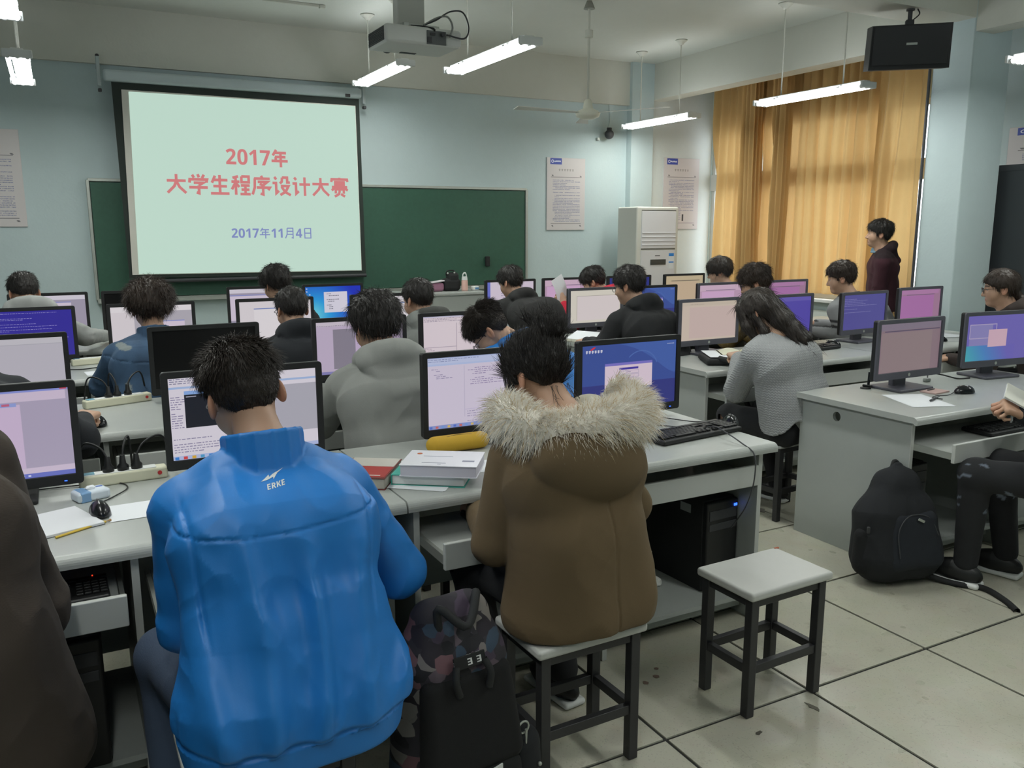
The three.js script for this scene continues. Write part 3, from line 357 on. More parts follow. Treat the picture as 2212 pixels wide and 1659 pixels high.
// ---------- screens ----------
const SW = 512, SH = 320;
function rows(g, r, x0, x1, y0, y1, dy, color, indent = true) { for (let y = y0; y < y1; y += dy) { if (r() < 0.15) continue; let x = x0 + (indent ? Math.floor(r() * 4) * 10 : 0); const e = x0 + (x1 - x0) * (0.25 + 0.7 * r()); g.fillStyle = color; while (x < e) { const w = 3 + r() * 14; g.fillRect(x, y, w, Math.max(2, dy * 0.32)); x += w + 4; } } }
const SCR = {
  ideLavender: (g, w, h) => { const r = rng(2); g.fillStyle = '#d9cfe2'; g.fillRect(0, 0, w, h); g.fillStyle = '#c3cbea'; g.fillRect(0, 0, w, 30); g.fillStyle = '#a9b6e0'; g.fillRect(0, 0, w, 6); rows(g, r, 6, w * 0.9, 10, 26, 8, 'rgba(70,80,130,.5)', false); g.fillStyle = '#b8c6ea'; g.fillRect(0, 30, w, 8); g.fillStyle = '#c6bdd4'; g.fillRect(w * 0.315, 44, 3, h * 0.72); rows(g, r, 10, w * 0.28, 52, 100, 8, 'rgba(80,70,120,.55)'); rows(g, r, w * 0.35, w * 0.85, 56, 130, 9, 'rgba(80,60,120,.5)'); g.fillStyle = '#c9bedb'; g.fillRect(w * 0.315, h * 0.75, w, 3); rows(g, r, w * 0.34, w * 0.98, h * 0.78, h * 0.92, 11, 'rgba(80,70,120,.4)', false); g.fillStyle = '#8f9ed6'; g.fillRect(0, h - 18, w, 18); for (let i = 0; i < 8; i++) { g.fillStyle = ['#5a78d0', '#d07070', '#7aa0e0', '#e0c070'][i % 4]; g.fillRect(8 + i * 26, h - 14, 12, 10); } },
  consoleIde: (g, w, h) => { const r = rng(3); g.fillStyle = '#e3dde8'; g.fillRect(0, 0, w, h); rows(g, r, 6, w * 0.9, 6, 30, 8, 'rgba(60,60,100,.7)', false); g.fillStyle = '#a9bfe6'; g.fillRect(0, 36, w, 8); g.fillStyle = '#8fb2ea'; g.fillRect(w * 0.1, 54, w * 0.44, 14); g.fillStyle = '#23242a'; g.fillRect(w * 0.1, 68, w * 0.44, h * 0.4); g.fillStyle = '#aab'; g.fillRect(w * 0.11, 74, 34, 4); g.fillStyle = '#b5b3bf'; g.fillRect(w * 0.58, 60, w * 0.42, h * 0.6); rows(g, r, 6, w * 0.09, 74, h * 0.62, 9, 'rgba(70,60,110,.6)', false); rows(g, r, 8, w * 0.4, h * 0.74, h * 0.92, 10, 'rgba(70,60,110,.55)', false); g.fillStyle = '#b9c4ea'; g.fillRect(0, h - 17, w, 17); for (let i = 0; i < 9; i++) { g.fillStyle = ['#3f86d8', '#d84848', '#e0b040', '#50a0d0'][i % 4]; g.fillRect(8 + i * 28, h - 14, 13, 11); } },
  lavenderBlank: (g, w, h) => { g.fillStyle = '#b4aac2'; g.fillRect(0, 0, w, h); g.fillStyle = '#d6c6dc'; g.fillRect(0, 0, w * 0.98, h * 0.13); g.fillStyle = '#8d97dc'; g.fillRect(0, 0, w, h * 0.03); g.fillStyle = '#d05060'; g.fillRect(w * 0.95, 0, 20, 7); g.fillStyle = '#d4bfdc'; g.fillRect(0, h * 0.16, w * 0.72, h * 0.72); g.fillStyle = '#98a6e0'; g.fillRect(0, h * 0.14, w * 0.7, h * 0.04); g.fillStyle = '#c86a88'; g.fillRect(w * 0.62, h * 0.145, 22, 8); g.fillStyle = '#d8c8de'; g.fillRect(0, h * 0.88, w, h * 0.07); g.fillStyle = '#6f79cc'; g.fillRect(0, h - 18, w, 18); g.fillStyle = '#dfe3ff'; for (let i = 0; i < 6; i++) g.fillRect(w * 0.55 + i * 18, h - 13, 8, 6); },
  agent: (g, w, h) => { g.fillStyle = '#41569f'; g.fillRect(0, 0, w, h); g.fillStyle = '#4a66b0'; g.beginPath(); g.moveTo(w * 0.35, 0); g.lineTo(w, 0); g.lineTo(w, h * 0.52); g.bezierCurveTo(w * 0.85, h * 0.5, w * 0.75, h * 0.12, w * 0.35, 0); g.fill(); g.fillStyle = '#3a3f86'; g.fillRect(0, h * 0.62, w, h * 0.38); g.strokeStyle = '#5674ba'; g.lineWidth = 5; g.beginPath(); g.arc(w * 0.62, h * 0.42, 90, -2.4, -0.3); g.stroke(); g.fillStyle = '#e23a4e'; g.beginPath(); g.ellipse(w * 0.115, h * 0.055, 15, 4.5, -0.5, 0, 7); g.fill(); g.fillStyle = '#e8e6f2'; for (let i = 0; i < 6; i++) { g.fillRect(w * 0.045 + i * 15, h * 0.085, 11, 4); g.fillRect(w * 0.045 + i * 15, h * 0.105, 11, 3); g.fillRect(w * 0.05 + i * 15, h * 0.08, 4, 15); } g.fillStyle = '#c7cce6'; for (let i = 0; i < 5; i++) g.fillRect(w * 0.9 + i * 8, h * 0.055, 6, 3.5); g.fillStyle = '#e3d0de'; g.fillRect(w * 0.24, h * 0.33, w * 0.5, h * 0.36); g.fillStyle = '#8078cc'; g.fillRect(w * 0.24, h * 0.30, w * 0.5, h * 0.04); g.fillStyle = '#4b3fa6'; g.fillRect(w * 0.39, h * 0.38, w * 0.2, 10); g.strokeStyle = '#9d93b4'; g.lineWidth = 1.5; for (let i = 0; i < 3; i++) { g.strokeRect(w * 0.385, h * (0.43 + i * 0.06), w * 0.21, h * 0.045); g.fillStyle = '#857c9c'; g.fillRect(w * 0.46, h * (0.448 + i * 0.06), w * 0.05, 3); } g.fillStyle = '#6c6284'; for (let i = 0; i < 9; i++) g.fillRect(w * 0.42 + i * 8, h * 0.64, 5, 4); },
  off: (g, w, h) => { g.fillStyle = '#050505'; g.fillRect(0, 0, w, h); },
  greyWhite: (g, w, h) => { g.fillStyle = '#c2bec9'; g.fillRect(0, 0, w, h); g.fillStyle = '#cbc8d0'; g.fillRect(0, 0, w, h * 0.1); g.fillStyle = '#a9a8b2'; g.fillRect(0, h * 0.1, w, 2); },
  greyWindow: (g, w, h) => { const r = rng(7); g.fillStyle = '#c6b6cf'; g.fillRect(0, 0, w, h); g.fillStyle = '#d3c8d6'; g.fillRect(0, 0, w, h * 0.09); rows(g, r, 6, w * 0.8, 8, 28, 8, 'rgba(70,60,90,.5)', false); g.fillStyle = '#8f8897'; g.fillRect(w * 0.19, h * 0.15, w * 0.81, h * 0.75); g.fillStyle = '#c8b4d2'; g.fillRect(w * 0.44, h * 0.25, w * 0.52, h * 0.52); g.fillStyle = '#a89ad0'; g.fillRect(w * 0.44, h * 0.24, w * 0.52, h * 0.03); rows(g, r, w * 0.46, w * 0.7, h * 0.29, h * 0.52, 9, 'rgba(80,60,110,.6)'); g.fillStyle = '#8a86be'; g.fillRect(0, h - 18, w, 18); },
  idePink: (g, w, h) => { const r = rng(8); g.fillStyle = '#e6d8df'; g.fillRect(0, 0, w, h); g.fillStyle = '#c8c4dc'; g.fillRect(0, 0, w, 10); rows(g, r, 6, w * 0.9, 14, 40, 9, 'rgba(70,60,90,.55)', false); g.fillStyle = '#b8aab8'; g.fillRect(w * 0.42, 48, 4, h); g.fillRect(0, h * 0.62, w * 0.42, 4); rows(g, r, w * 0.45, w * 0.9, 60, 120, 10, 'rgba(90,70,90,.45)'); rows(g, r, 8, w * 0.3, h * 0.65, h * 0.74, 10, 'rgba(90,70,90,.45)', false); },
  blueText: (g, w, h) => { const r = rng(10); g.fillStyle = '#3a32a0'; g.fillRect(0, 0, w, h); for (const [a, b] of [[0.05, 0.08], [0.16, 0.2], [0.28, 0.36], [0.4, 0.5]]) rows(g, r, 4, w * 0.93, h * a, h * b, 9, 'rgba(210,205,245,.75)', false); g.fillRect(w * 0.86, h * 0.6, 40, 4); },
  violetText: (g, w, h) => { const r = rng(12); g.fillStyle = '#57539a'; g.fillRect(0, 0, w, h); rows(g, r, 12, w * 0.9, h * 0.12, h * 0.62, 15, 'rgba(190,190,225,.5)', false); },
  wordWhite: (g, w, h) => { g.fillStyle = '#b9b4be'; g.fillRect(0, 0, w, h); g.fillStyle = '#e3dbe0'; g.fillRect(0, 0, w * 0.28, h); g.fillStyle = '#ece6ea'; g.fillRect(0, 0, w, h * 0.13); g.fillStyle = '#8d96d6'; g.fillRect(w * 0.4, h * 0.35, w * 0.5, 6); g.fillStyle = '#ded0e2'; g.fillRect(w * 0.4, h * 0.37, w * 0.5, h * 0.5); },
  docLavender: (g, w, h) => { g.fillStyle = '#a9a1b4'; g.fillRect(0, 0, w, h); g.fillStyle = '#dcd6e2'; g.fillRect(0, 0, w, h * 0.12); g.fillStyle = '#8f95d2'; g.fillRect(0, h * 0.17, w * 0.8, 7); g.fillStyle = '#dccfe2'; g.fillRect(0, h * 0.2, w * 0.8, h * 0.7); g.fillStyle = '#9aa4d8'; g.fillRect(0, h - 16, w, 16); },
  docWhite: (g, w, h) => { g.fillStyle = '#e4dde2'; g.fillRect(0, 0, w, h); g.fillStyle = '#6d86c8'; g.fillRect(w * 0.2, h * 0.17, w * 0.7, 6); g.fillStyle = '#ece6ea'; g.fillRect(w * 0.2, h * 0.2, w * 0.7, h * 0.7); },
  desktop: (g, w, h) => { g.fillStyle = '#2a52d0'; g.fillRect(0, 0, w, h); const gr = g.createRadialGradient(w * 0.12, h * 0.85, 10, w * 0.2, h * 0.75, w * 0.75); gr.addColorStop(0, '#7fe0ea'); gr.addColorStop(0.35, '#2fa4ea'); gr.addColorStop(1, '#2436c4'); g.fillStyle = gr; g.fillRect(0, 0, w, h); for (let i = 0; i < 7; i++) { g.fillStyle = '#c9d4f4'; g.fillRect(10 + (i % 3 === 2 ? 26 : 0), 14 + i * 28, 12, 12); } g.fillStyle = '#e3dfee'; g.fillRect(w * 0.33, h * 0.17, w * 0.42, h * 0.62); rows(g, rng(13), w * 0.36, w * 0.7, h * 0.22, h * 0.75, 18, 'rgba(60,60,80,.8)'); g.fillStyle = '#b9cbe2'; g.fillRect(0, h - 14, w, 14); },
  desktopPink: (g, w, h) => { g.fillStyle = '#7268b8'; g.fillRect(0, 0, w, h); const gr = g.createLinearGradient(0, h, w * 0.6, h * 0.55); gr.addColorStop(0, '#49b0b4'); gr.addColorStop(0.5, '#4f86c4'); gr.addColorStop(1, '#6f66ba'); g.fillStyle = gr; g.fillRect(0, h * 0.66, w * 0.8, h * 0.34); g.fillStyle = '#8c86bc'; g.fillRect(w * 0.06, h * 0.2, w * 0.36, h * 0.46); g.strokeStyle = '#b3a6c8'; g.lineWidth = 6; g.strokeRect(w * 0.06, h * 0.2, w * 0.42, h * 0.3); g.fillStyle = '#d3b0c0'; g.fillRect(w * 0.36, h * 0.32, w * 0.3, h * 0.38); },
  pinkDoc: (g, w, h) => { g.fillStyle = '#c4a2bc'; g.fillRect(0, 0, w, h); g.fillStyle = '#d4b6cb'; g.fillRect(0, 0, w, h * 0.2); g.fillStyle = '#7b6788'; g.fillRect(w * 0.15, h * 0.17, w * 0.7, 5); g.fillStyle = '#d7b0d4'; g.fillRect(w * 0.06, h * 0.22, w * 0.76, h * 0.7); },
  magentaDoc: (g, w, h) => { g.fillStyle = '#a8809c'; g.fillRect(0, 0, w, h); g.fillStyle = '#b583ae'; g.fillRect(0, 0, w * 0.95, h * 0.14); g.fillStyle = '#7d6284'; g.fillRect(w * 0.15, h * 0.15, w * 0.7, 6); g.fillStyle = '#b077ae'; g.fillRect(0, h * 0.18, w * 0.84, h * 0.8); },
  mauveDoc: (g, w, h) => { g.fillStyle = '#8d7780'; g.fillRect(0, 0, w, h); g.fillStyle = '#857888'; g.fillRect(0, 0, w, h * 0.14); g.fillStyle = '#5c5068'; g.fillRect(w * 0.08, h * 0.15, w * 0.9, 7); g.fillStyle = '#938083'; g.fillRect(w * 0.04, h * 0.19, w * 0.82, h * 0.8); },
  tanDoc: (g, w, h) => { const r = rng(15); g.fillStyle = '#d3c3b4'; g.fillRect(0, 0, w, h); g.fillStyle = '#cdbfae'; g.fillRect(0, 0, w, h * 0.1); g.fillStyle = '#d0bab4'; g.fillRect(w * 0.15, h * 0.14, w * 0.84, h * 0.8); rows(g, r, w * 0.16, w * 0.6, 20, 30, 9, 'rgba(110,95,90,.5)', false); },
  creamDoc: (g, w, h) => { g.fillStyle = '#e0dacd'; g.fillRect(0, 0, w, h); g.fillStyle = '#9b948c'; g.fillRect(w * 0.13, h * 0.17, w * 0.85, 3); g.fillRect(w * 0.13, h * 0.17, 3, h * 0.75); g.fillStyle = '#e3d8d8'; g.fillRect(w * 0.14, h * 0.18, w * 0.84, h * 0.74); },
  tanSmall: (g, w, h) => { g.fillStyle = '#c9b898'; g.fillRect(0, 0, w, h); g.fillStyle = '#6a6058'; g.fillRect(w * 0.15, h * 0.17, w * 0.76, 7); g.fillStyle = '#cdb69a'; g.fillRect(w * 0.1, h * 0.22, w * 0.75, h * 0.7); },
  deepBlue: (g, w, h) => { g.fillStyle = '#333a8e'; g.fillRect(0, 0, w, h); },
  dialogCyan: (g, w, h) => { g.fillStyle = '#6f78d2'; g.fillRect(0, 0, w, h); g.fillStyle = '#dccfdf'; g.fillRect(w * 0.07, 0, w * 0.93, h * 0.78); rows(g, rng(19), w * 0.3, w * 0.8, h * 0.16, h * 0.6, 22, 'rgba(90,80,110,.5)'); g.fillStyle = '#58bcd2'; g.fillRect(w * 0.05, h * 0.78, w * 0.95, h * 0.22); },
  purple: (g, w, h) => { g.fillStyle = '#5a4fae'; g.fillRect(0, 0, w, h); g.fillStyle = '#6a60b6'; g.fillRect(0, 0, w, h * 0.12); },
};
const scrMat = {};
const screenMat = (k) => scrMat[k] || (scrMat[k] = mat('#0a0a0c', 0.3, { emissive: '#ffffff', ei: k === 'off' ? 0 : SCREEN, emissiveMap: canvasTex(SW, SH, SCR[k]) }));
// ---------- monitors ----------
function monitor(x, z, scr, label, o = {}) {
  const w = o.w || 0.52, h = o.h || 0.33, y0 = o.y0 || 0.785, bz = 0.019, bb = o.bb || 0.03, bm = o.grey ? M.greyBezel : M.blackMatte;
  const t = thing('monitor', label, 'monitor', [x, DT, z], o.turn || 0); const yc = y0 - DT + h / 2;
  const head = new THREE.Group();
  part('housing', [rbox(w, h, 0.03, 0.01, 0, yc, -0.012, 3), rbox(w * 0.72, h * 0.7, 0.045, 0.018, 0, yc, -0.035, 2)], M.black, t);
  const sw = w - 2 * bz, sh = h - bz - bb, sy = yc + (bb - bz) / 2;
  const fr = new THREE.Shape(); const rr = 0.012, a = w / 2, b = h / 2; fr.moveTo(-a + rr, -b); fr.lineTo(a - rr, -b); fr.quadraticCurveTo(a, -b, a, -b + rr); fr.lineTo(a, b - rr); fr.quadraticCurveTo(a, b, a - rr, b); fr.lineTo(-a + rr, b); fr.quadraticCurveTo(-a, b, -a, b - rr); fr.lineTo(-a, -b + rr); fr.quadraticCurveTo(-a, -b, -a + rr, -b);
  const ho = new THREE.Path(), dy = sy - yc; ho.moveTo(-sw / 2, dy - sh / 2); ho.lineTo(-sw / 2, dy + sh / 2); ho.lineTo(sw / 2, dy + sh / 2); ho.lineTo(sw / 2, dy - sh / 2); ho.lineTo(-sw / 2, dy - sh / 2); fr.holes.push(ho);
  part('bezel', [new THREE.ExtrudeGeometry(fr, { depth: 0.008, bevelEnabled: true, bevelThickness: 0.002, bevelSize: 0.0015, bevelSegments: 2, curveSegments: 5 }).translate(0, yc, 0.003)], bm, t);
  part('screen', [new THREE.PlaneGeometry(sw, sh).translate(0, sy, 0.0045)], screenMat(scr), t);
  part('stand_neck', [rbox(0.1, y0 - DT + 0.1, 0.035, 0.008, 0, (y0 - DT + 0.1) / 2, -0.055)], bm, t);
  part('stand_base', [rbox(0.26, 0.016, 0.2, 0.007, 0, 0.008, -0.03, 3)], bm, t);
  if (o.badge !== false) part('round_badge', [cyl(0.009, 0.009, 0.002, 0, 0, 0, 16).rotateX(Math.PI / 2).translate(0, yc - h / 2 + bb / 2, 0.0135)], M.alu, t);
  if (o.led) part('power_light', [box(0.008, 0.003, 0.002, w / 2 - 0.05, yc - h / 2 + 0.012, 0.0135)], M.ledBlue, t);
  void head; return t;
}
const AZ = -2.95, BM = -4.37, CM = -5.85, DM = -7.1;
monitor(-0.245, AZ, 'lavenderBlank', 'front left monitor with blank lavender window, in front of the brown coat', { led: true, badge: false });
monitor(0.53, AZ, 'consoleIde', 'monitor with a black console window in front of the blue jacket', { badge: false, w: 0.53 });
monitor(1.445, AZ, 'ideLavender', 'monitor with lavender code editor in front of the fur-hooded girl', { badge: false, w: 0.53 });
monitor(2.14, AZ, 'agent', 'monitor with a blue start screen on the right end of the front desk', { led: true, badge: false, w: 0.535 });
monitor(-0.25, BM, 'greyWhite', 'pale grey blank monitor at the left edge, second row');
monitor(0.61, BM, 'off', 'dark switched-off monitor behind the blue jacket boy', { badge: false });
monitor(1.40, BM, 'greyWindow', 'monitor with a grey panel and lilac window in front of the grey hoodie');
monitor(2.0, BM, 'idePink', 'pale pink code monitor between the grey hoodie and the blue hoodie');
monitor(-0.19, CM, 'blueText', 'deep blue monitor full of white text lines at the left edge');
monitor(0.505, CM, 'wordWhite', 'monitor with white and grey windows in front of the denim jacket');
monitor(1.285, CM, 'docWhite', 'white page monitor in front of the black hoodie, third row');
monitor(2.07, CM, 'docWhite', 'white monitor half hidden behind the grey hoodie head');
monitor(-0.08, DM, 'docLavender', 'lavender document monitor in front of the pale hoodie at the far left');
monitor(0.53, DM, 'off', 'dark monitor behind the denim jacket boy, fourth row');
monitor(1.44, DM, 'docLavender', 'lavender monitor left of the bright blue desktop, fourth row');
monitor(2.05, DM, 'desktop', 'bright blue desktop monitor with a white dialog window');
const G2 = { grey: true, w: 0.51, h: 0.308, y0: 0.81, bb: 0.034 };
monitor(3.86, -2.88, 'mauveDoc', 'monitor with a dim mauve page on the right front desk', { ...G2 });
monitor(4.62, -2.9, 'desktopPink', 'monitor with violet desktop and pink square at the right edge', { ...G2, turn: -0.12 });
monitor(3.80, -4.36, 'tanDoc', 'beige page monitor in front of the grey sweater girl', { ...G2 });
monitor(4.50, -4.36, 'purple', 'plain violet monitor half hidden behind the grey sweater girl', { ...G2 });
monitor(5.2, -4.28, 'violetText', 'violet monitor with faint text lines in front of the striped top', { ...G2, turn: 0.05 });
monitor(5.98, -4.4, 'magentaDoc', 'magenta monitor in front of the pillar', { ...G2 });
monitor(3.72, -5.6, 'creamDoc', 'cream page monitor in front of the black jacket with glasses', { ...G2 });
monitor(4.28, -5.62, 'agent', 'blue start-screen monitor half hidden behind the black jacket with glasses', { w: 0.52, h: 0.33, y0: 0.785 });
monitor(5.0, -5.6, 'pinkDoc', 'pink page monitor left of the olive jacket', { ...G2 });
monitor(5.77, -5.6, 'magentaDoc', 'pink monitor behind the olive jacket', { ...G2 });
monitor(3.65, -6.9, 'dialogCyan', 'pale dialog monitor with a cyan lower edge, far row right of the teaching desk');
monitor(4.25, -6.9, 'pinkDoc', 'pink monitor behind the raised sheet of paper, far row');
monitor(4.98, -6.9, 'deepBlue', 'deep blue monitor behind the black jacket with glasses, far row');
monitor(5.67, -6.9, 'tanSmall', 'tan page monitor beside the boy with the cap-like hair');

// ---------- keyboards, mice ----------
const keyGeo = {}; const keyG = (w) => keyGeo[w] || (keyGeo[w] = rbox(0.0175 * w + 0.0015 * (w - 1), 0.007, 0.0165, 0.0022, 0, 0, 0, 1));
function keyboard(x, y, z, turn, label, single) {
  const t = thing('keyboard', label, 'keyboard', [x, y, z], turn); part('case', [rbox(0.45, 0.018, 0.155, 0.006, 0, 0.011, 0, 2), rbox(0.45, 0.006, 0.02, 0.003, 0, 0.022, -0.06, 1)], M.black, t);
  const keys = []; const P = 0.019, put = (cx, row, w = 1) => keys.push([cx, row, w]);
  for (let i = 0; i < 13; i++) if (i !== 1) put(-0.205 + i * P + (i > 4 ? 0.008 : 0) + (i > 8 ? 0.004 : 0), 0);
  for (let r = 1; r <= 4; r++) for (let i = 0; i < 13; i++) put(-0.205 + i * P + (r - 1) * 0.005, r);
  put(0.075 - 0.018, 1, 2); put(0.07 - 0.012, 3, 2); for (const c of [-0.2, -0.178, -0.155, 0.0, 0.025, 0.05]) put(c, 5); put(-0.078, 5, 6);
  for (let r = 1; r <= 2; r++) for (let i = 0; i < 3; i++) put(0.088 + i * P, r); put(0.107, 4); for (let i = 0; i < 3; i++) put(0.088 + i * P, 5);
  for (let r = 1; r <= 5; r++) for (let i = 0; i < 4; i++) put(0.155 + i * P, r);
  const at = ([cx, row, w]) => [cx, 0.0235, -0.048 + row * 0.0192 - (row === 0 ? 0.004 : 0)];
  if (single) for (const k of keys) { const m = part('key', keyG(k[2]), M.black, t); m.position.set(...at(k)); }
  else { const m = part('keys', keys.map((k) => keyG(k[2]).clone().translate(...at(k))), M.black, t); m.userData.kind = 'stuff'; }
  return t;
}
const K = DT + 0.001, KT = 0.614;
{ const k = keyboard(-0.178, KT, -2.42, 0.02, 'black keyboard on the tray below the brown coat sleeve', true); part('lock_light', [box(0.003, 0.002, 0.003, 0.19, 0.026, -0.064)], mat('#ff5040', 0.4, { emissive: '#ff3a20', ei: 2 }), k); }
keyboard(1.36, KT, -2.44, 0.0, 'black keyboard on the pulled-out tray of the fur-hooded girl');
keyboard(2.22, K, -2.63, 0.12, 'black keyboard on the front desk in front of the blue start-screen monitor');
keyboard(4.0, KT, -2.42, 0.0, 'black keyboard on the tray of the right front desk');
keyboard(4.55, K, -4.16, 0.08, 'grey-lit keyboard on the desk right of the grey sweater girl');
function mouse(x, y, z, turn, label, cord) {
  const t = thing('computer_mouse', label, 'mouse', [x, y, z], turn);
  const g = new THREE.SphereGeometry(1, 28, 18).scale(0.031, 0.038, 0.056); const p = g.attributes.position; for (let i = 0; i < p.count; i++) { let yy = p.getY(i), zz = p.getZ(i); if (yy < 0) yy *= 0.12; yy *= 1 - 0.25 * Math.max(0, -zz / 0.056) * 0.6; p.setXYZ(i, p.getX(i) * (1 - 0.12 * Math.max(0, 1 - Math.abs(zz) / 0.03)), yy, zz); } g.computeVertexNormals();
  part('shell', [g.translate(0, 0.005, 0)], M.blackGloss, t); part('wheel', [cyl(0.007, 0.007, 0.008, 0, 0, 0, 12).rotateZ(Math.PI / 2).translate(0, 0.033, -0.028)], M.darkGrey, t); part('button_gap', [box(0.0012, 0.003, 0.03, 0, 0.0355, -0.03)], M.black, t);
  if (cord) part('cord', [tube(cord, 0.0022, 40)], M.cable, t);
  return t;
}
mouse(0.048, K, -2.69, 0.1, 'glossy black mouse on the front left desk between papers', [[0, 0.012, -0.056], [0.01, 0.003, -0.1], [0.06, 0.003, -0.15], [0.115, 0.003, -0.23], [0.1, 0.003, -0.30], [0.0, 0.003, -0.34], [-0.1, 0.003, -0.36], [-0.2, 0.003, -0.37]]);
mouse(2.50, K, -2.70, -0.5, 'black mouse right of the keyboard on the end of the front desk', [[-0.01, 0.01, -0.05], [-0.06, 0.003, -0.06], [-0.14, 0.003, -0.03], [-0.2, 0.003, -0.06], [-0.28, 0.003, -0.12]]);
mouse(4.02, K, -2.66, 1.25, 'black mouse on the right front desk', [[0, 0.01, -0.05], [-0.06, 0.003, -0.1], [-0.06, 0.003, -0.16], [-0.14, 0.003, -0.2], [-0.22, 0.003, -0.18]].map(([a, b, c]) => [a * 0.5 + c * 0.1, b, c * 1.2]));
mouse(4.83, K, -4.22, 0.6, 'dark mouse beside the keyboard right of the grey sweater girl');
mouse(5.72, K, -4.02, 0.7, 'dark mouse left of the far right girl', null);
mouse(5.55, K, -5.25, 0.7, 'dark mouse on the desk in front of the striped top', null);
mouse(0.10, K, -3.97, 0.15, 'black mouse under the hand at the left, second row', null);

// ---------- things on the desks and floor ----------
function strip(x, y, z, turn, len, label, plugs) {
  const t = thing('power_strip', label, 'power strip', [x, y, z], turn);
  part('strip_body', [rbox(len, 0.04, 0.052, 0.008, 0, 0.02, 0, 3)], M.ivory, t);
  part('socket_panel', [rbox(len * 0.82, 0.003, 0.04, 0.001, -0.01, 0.0405, 0, 1)], M.white, t); part('blue_label', [box(0.035, 0.001, 0.03, -len / 2 + 0.03, 0.0425, 0)], mat('#5f9db4', 0.6), t);
  part('switch', [cyl(0.007, 0.007, 0.004, 0, 0, 0, 14).rotateX(Math.PI / 2).translate(len / 2 - 0.026, 0.022, 0.027)], M.red, t);
  plugs.forEach(([px, cx, cy, cz]) => { const p = part('plug', [new THREE.LatheGeometry([[0.001, 0], [0.018, 0], [0.018, 0.014], [0.011, 0.022], [0.008, 0.05], [0.001, 0.05]].map((q) => new THREE.Vector2(...q)), 12).translate(px, 0.042, 0)], M.black, t); part('plug_cord', [tube([[px, 0.085, 0], [px + cx * 0.2, 0.12, cz * 0.2], [px + cx * 0.7, 0.11 + cy, cz * 0.7], [px + cx, -0.05, cz]], 0.004, 28)], M.cable, p); });
  return t;
}
strip(0.135, DT, -3.02, 0.05, 0.27, 'ivory power strip with three black plugs on the front left desk', [[-0.045, -0.09, 0.02, -0.08], [0.0, 0.04, 0.03, -0.09], [0.042, 0.13, 0.02, -0.08]]);
strip(0.2, DT, -4.42, 0.3, 0.31, 'ivory power strip with black plugs on the second row desk behind the denim jacket', [[-0.04, -0.08, 0.02, -0.12], [0.0, 0.0, 0.03, -0.12], [0.05, 0.14, 0.02, -0.12]]);
strip(0.17, DT, -5.86, 0.2, 0.3, 'plain ivory power strip on the third row desk left of the denim jacket', []);
strip(0.28, DT, -7.12, 0.1, 0.22, 'small ivory power strip at the pale hoodie hand, fourth row', [[0.03, 0.07, 0.0, 0.0]]);
{ const t = thing('tissue_pack', 'blue and white plastic tissue pack on the front left desk', 'tissues', [0.03, DT, -2.87], 0.35); part('pack', [rbox(0.1, 0.032, 0.066, 0.01, 0, 0.016, 0, 3)], mat('#d6e0ea', 0.3), t); part('print', [rbox(0.034, 0.0335, 0.067, 0.006, -0.025, 0.016, 0, 3)], mat('#7fa6cf', 0.3), t); part('pulled_film', [new THREE.IcosahedronGeometry(0.018, 0).scale(1, 0.5, 0.6).translate(0, 0.036, 0)], mat('#eef2f6', 0.15), t); part('logo_mark', [box(0.02, 0.001, 0.012, 0.03, 0.0325, -0.01)], mat('#3c63b4', 0.4), t); }
function sheets(name, x, z, w, d, turn, n, label, cat = 'paper', y = DT, curl = 0) {
  const t = thing(name, label, cat, [x, y + 0.0006, z], turn); for (let i = 0; i < n; i++) { const g = new THREE.PlaneGeometry(w, d, 8, 8).rotateX(-Math.PI / 2).rotateY(i * 0.03).translate(i * 0.004, 0.0006 * i + 0.0004, 0); const p = g.attributes.position; for (let k = 0; k < p.count; k++) { const e = Math.max(0, p.getX(k) / w + 0.1); p.setY(k, p.getY(k) + curl * e * e); } g.computeVertexNormals(); part('sheet', [g], M.paper, t); } return t;
}
sheets('paper_sheet', 0.165, -2.68, 0.19, 0.16, 0.0, 2, 'white sheet beside the glossy mouse on the front left desk');
{ const t = thing('notebook', 'open white notebook under the brown coat sleeve', 'notebook', [-0.06, DT, -2.66], 0.35); part('pages', [rbox(0.17, 0.009, 0.21, 0.002, 0, 0.0045, 0, 1)], mat('#e6e8ec', 0.8), t); part('cover', [box(0.172, 0.0015, 0.212, 0, 0.0008, 0)], M.darkGrey, t);
  const p = thing('pencil', 'yellow pencil lying at the edge of the notebook', 'pencil', [-0.005, DT + 0.004, -2.565], 0.55); part('shaft', [cyl(0.0036, 0.0036, 0.15, 0, 0, 0, 6).rotateZ(Math.PI / 2)], mat('#d8b84a', 0.4), p); part('tip', [cyl(0.0036, 0.0005, 0.016, 0, 0, 0, 6).rotateZ(-Math.PI / 2).translate(0.083, 0, 0)], mat('#b08a5c', 0.6), p); }
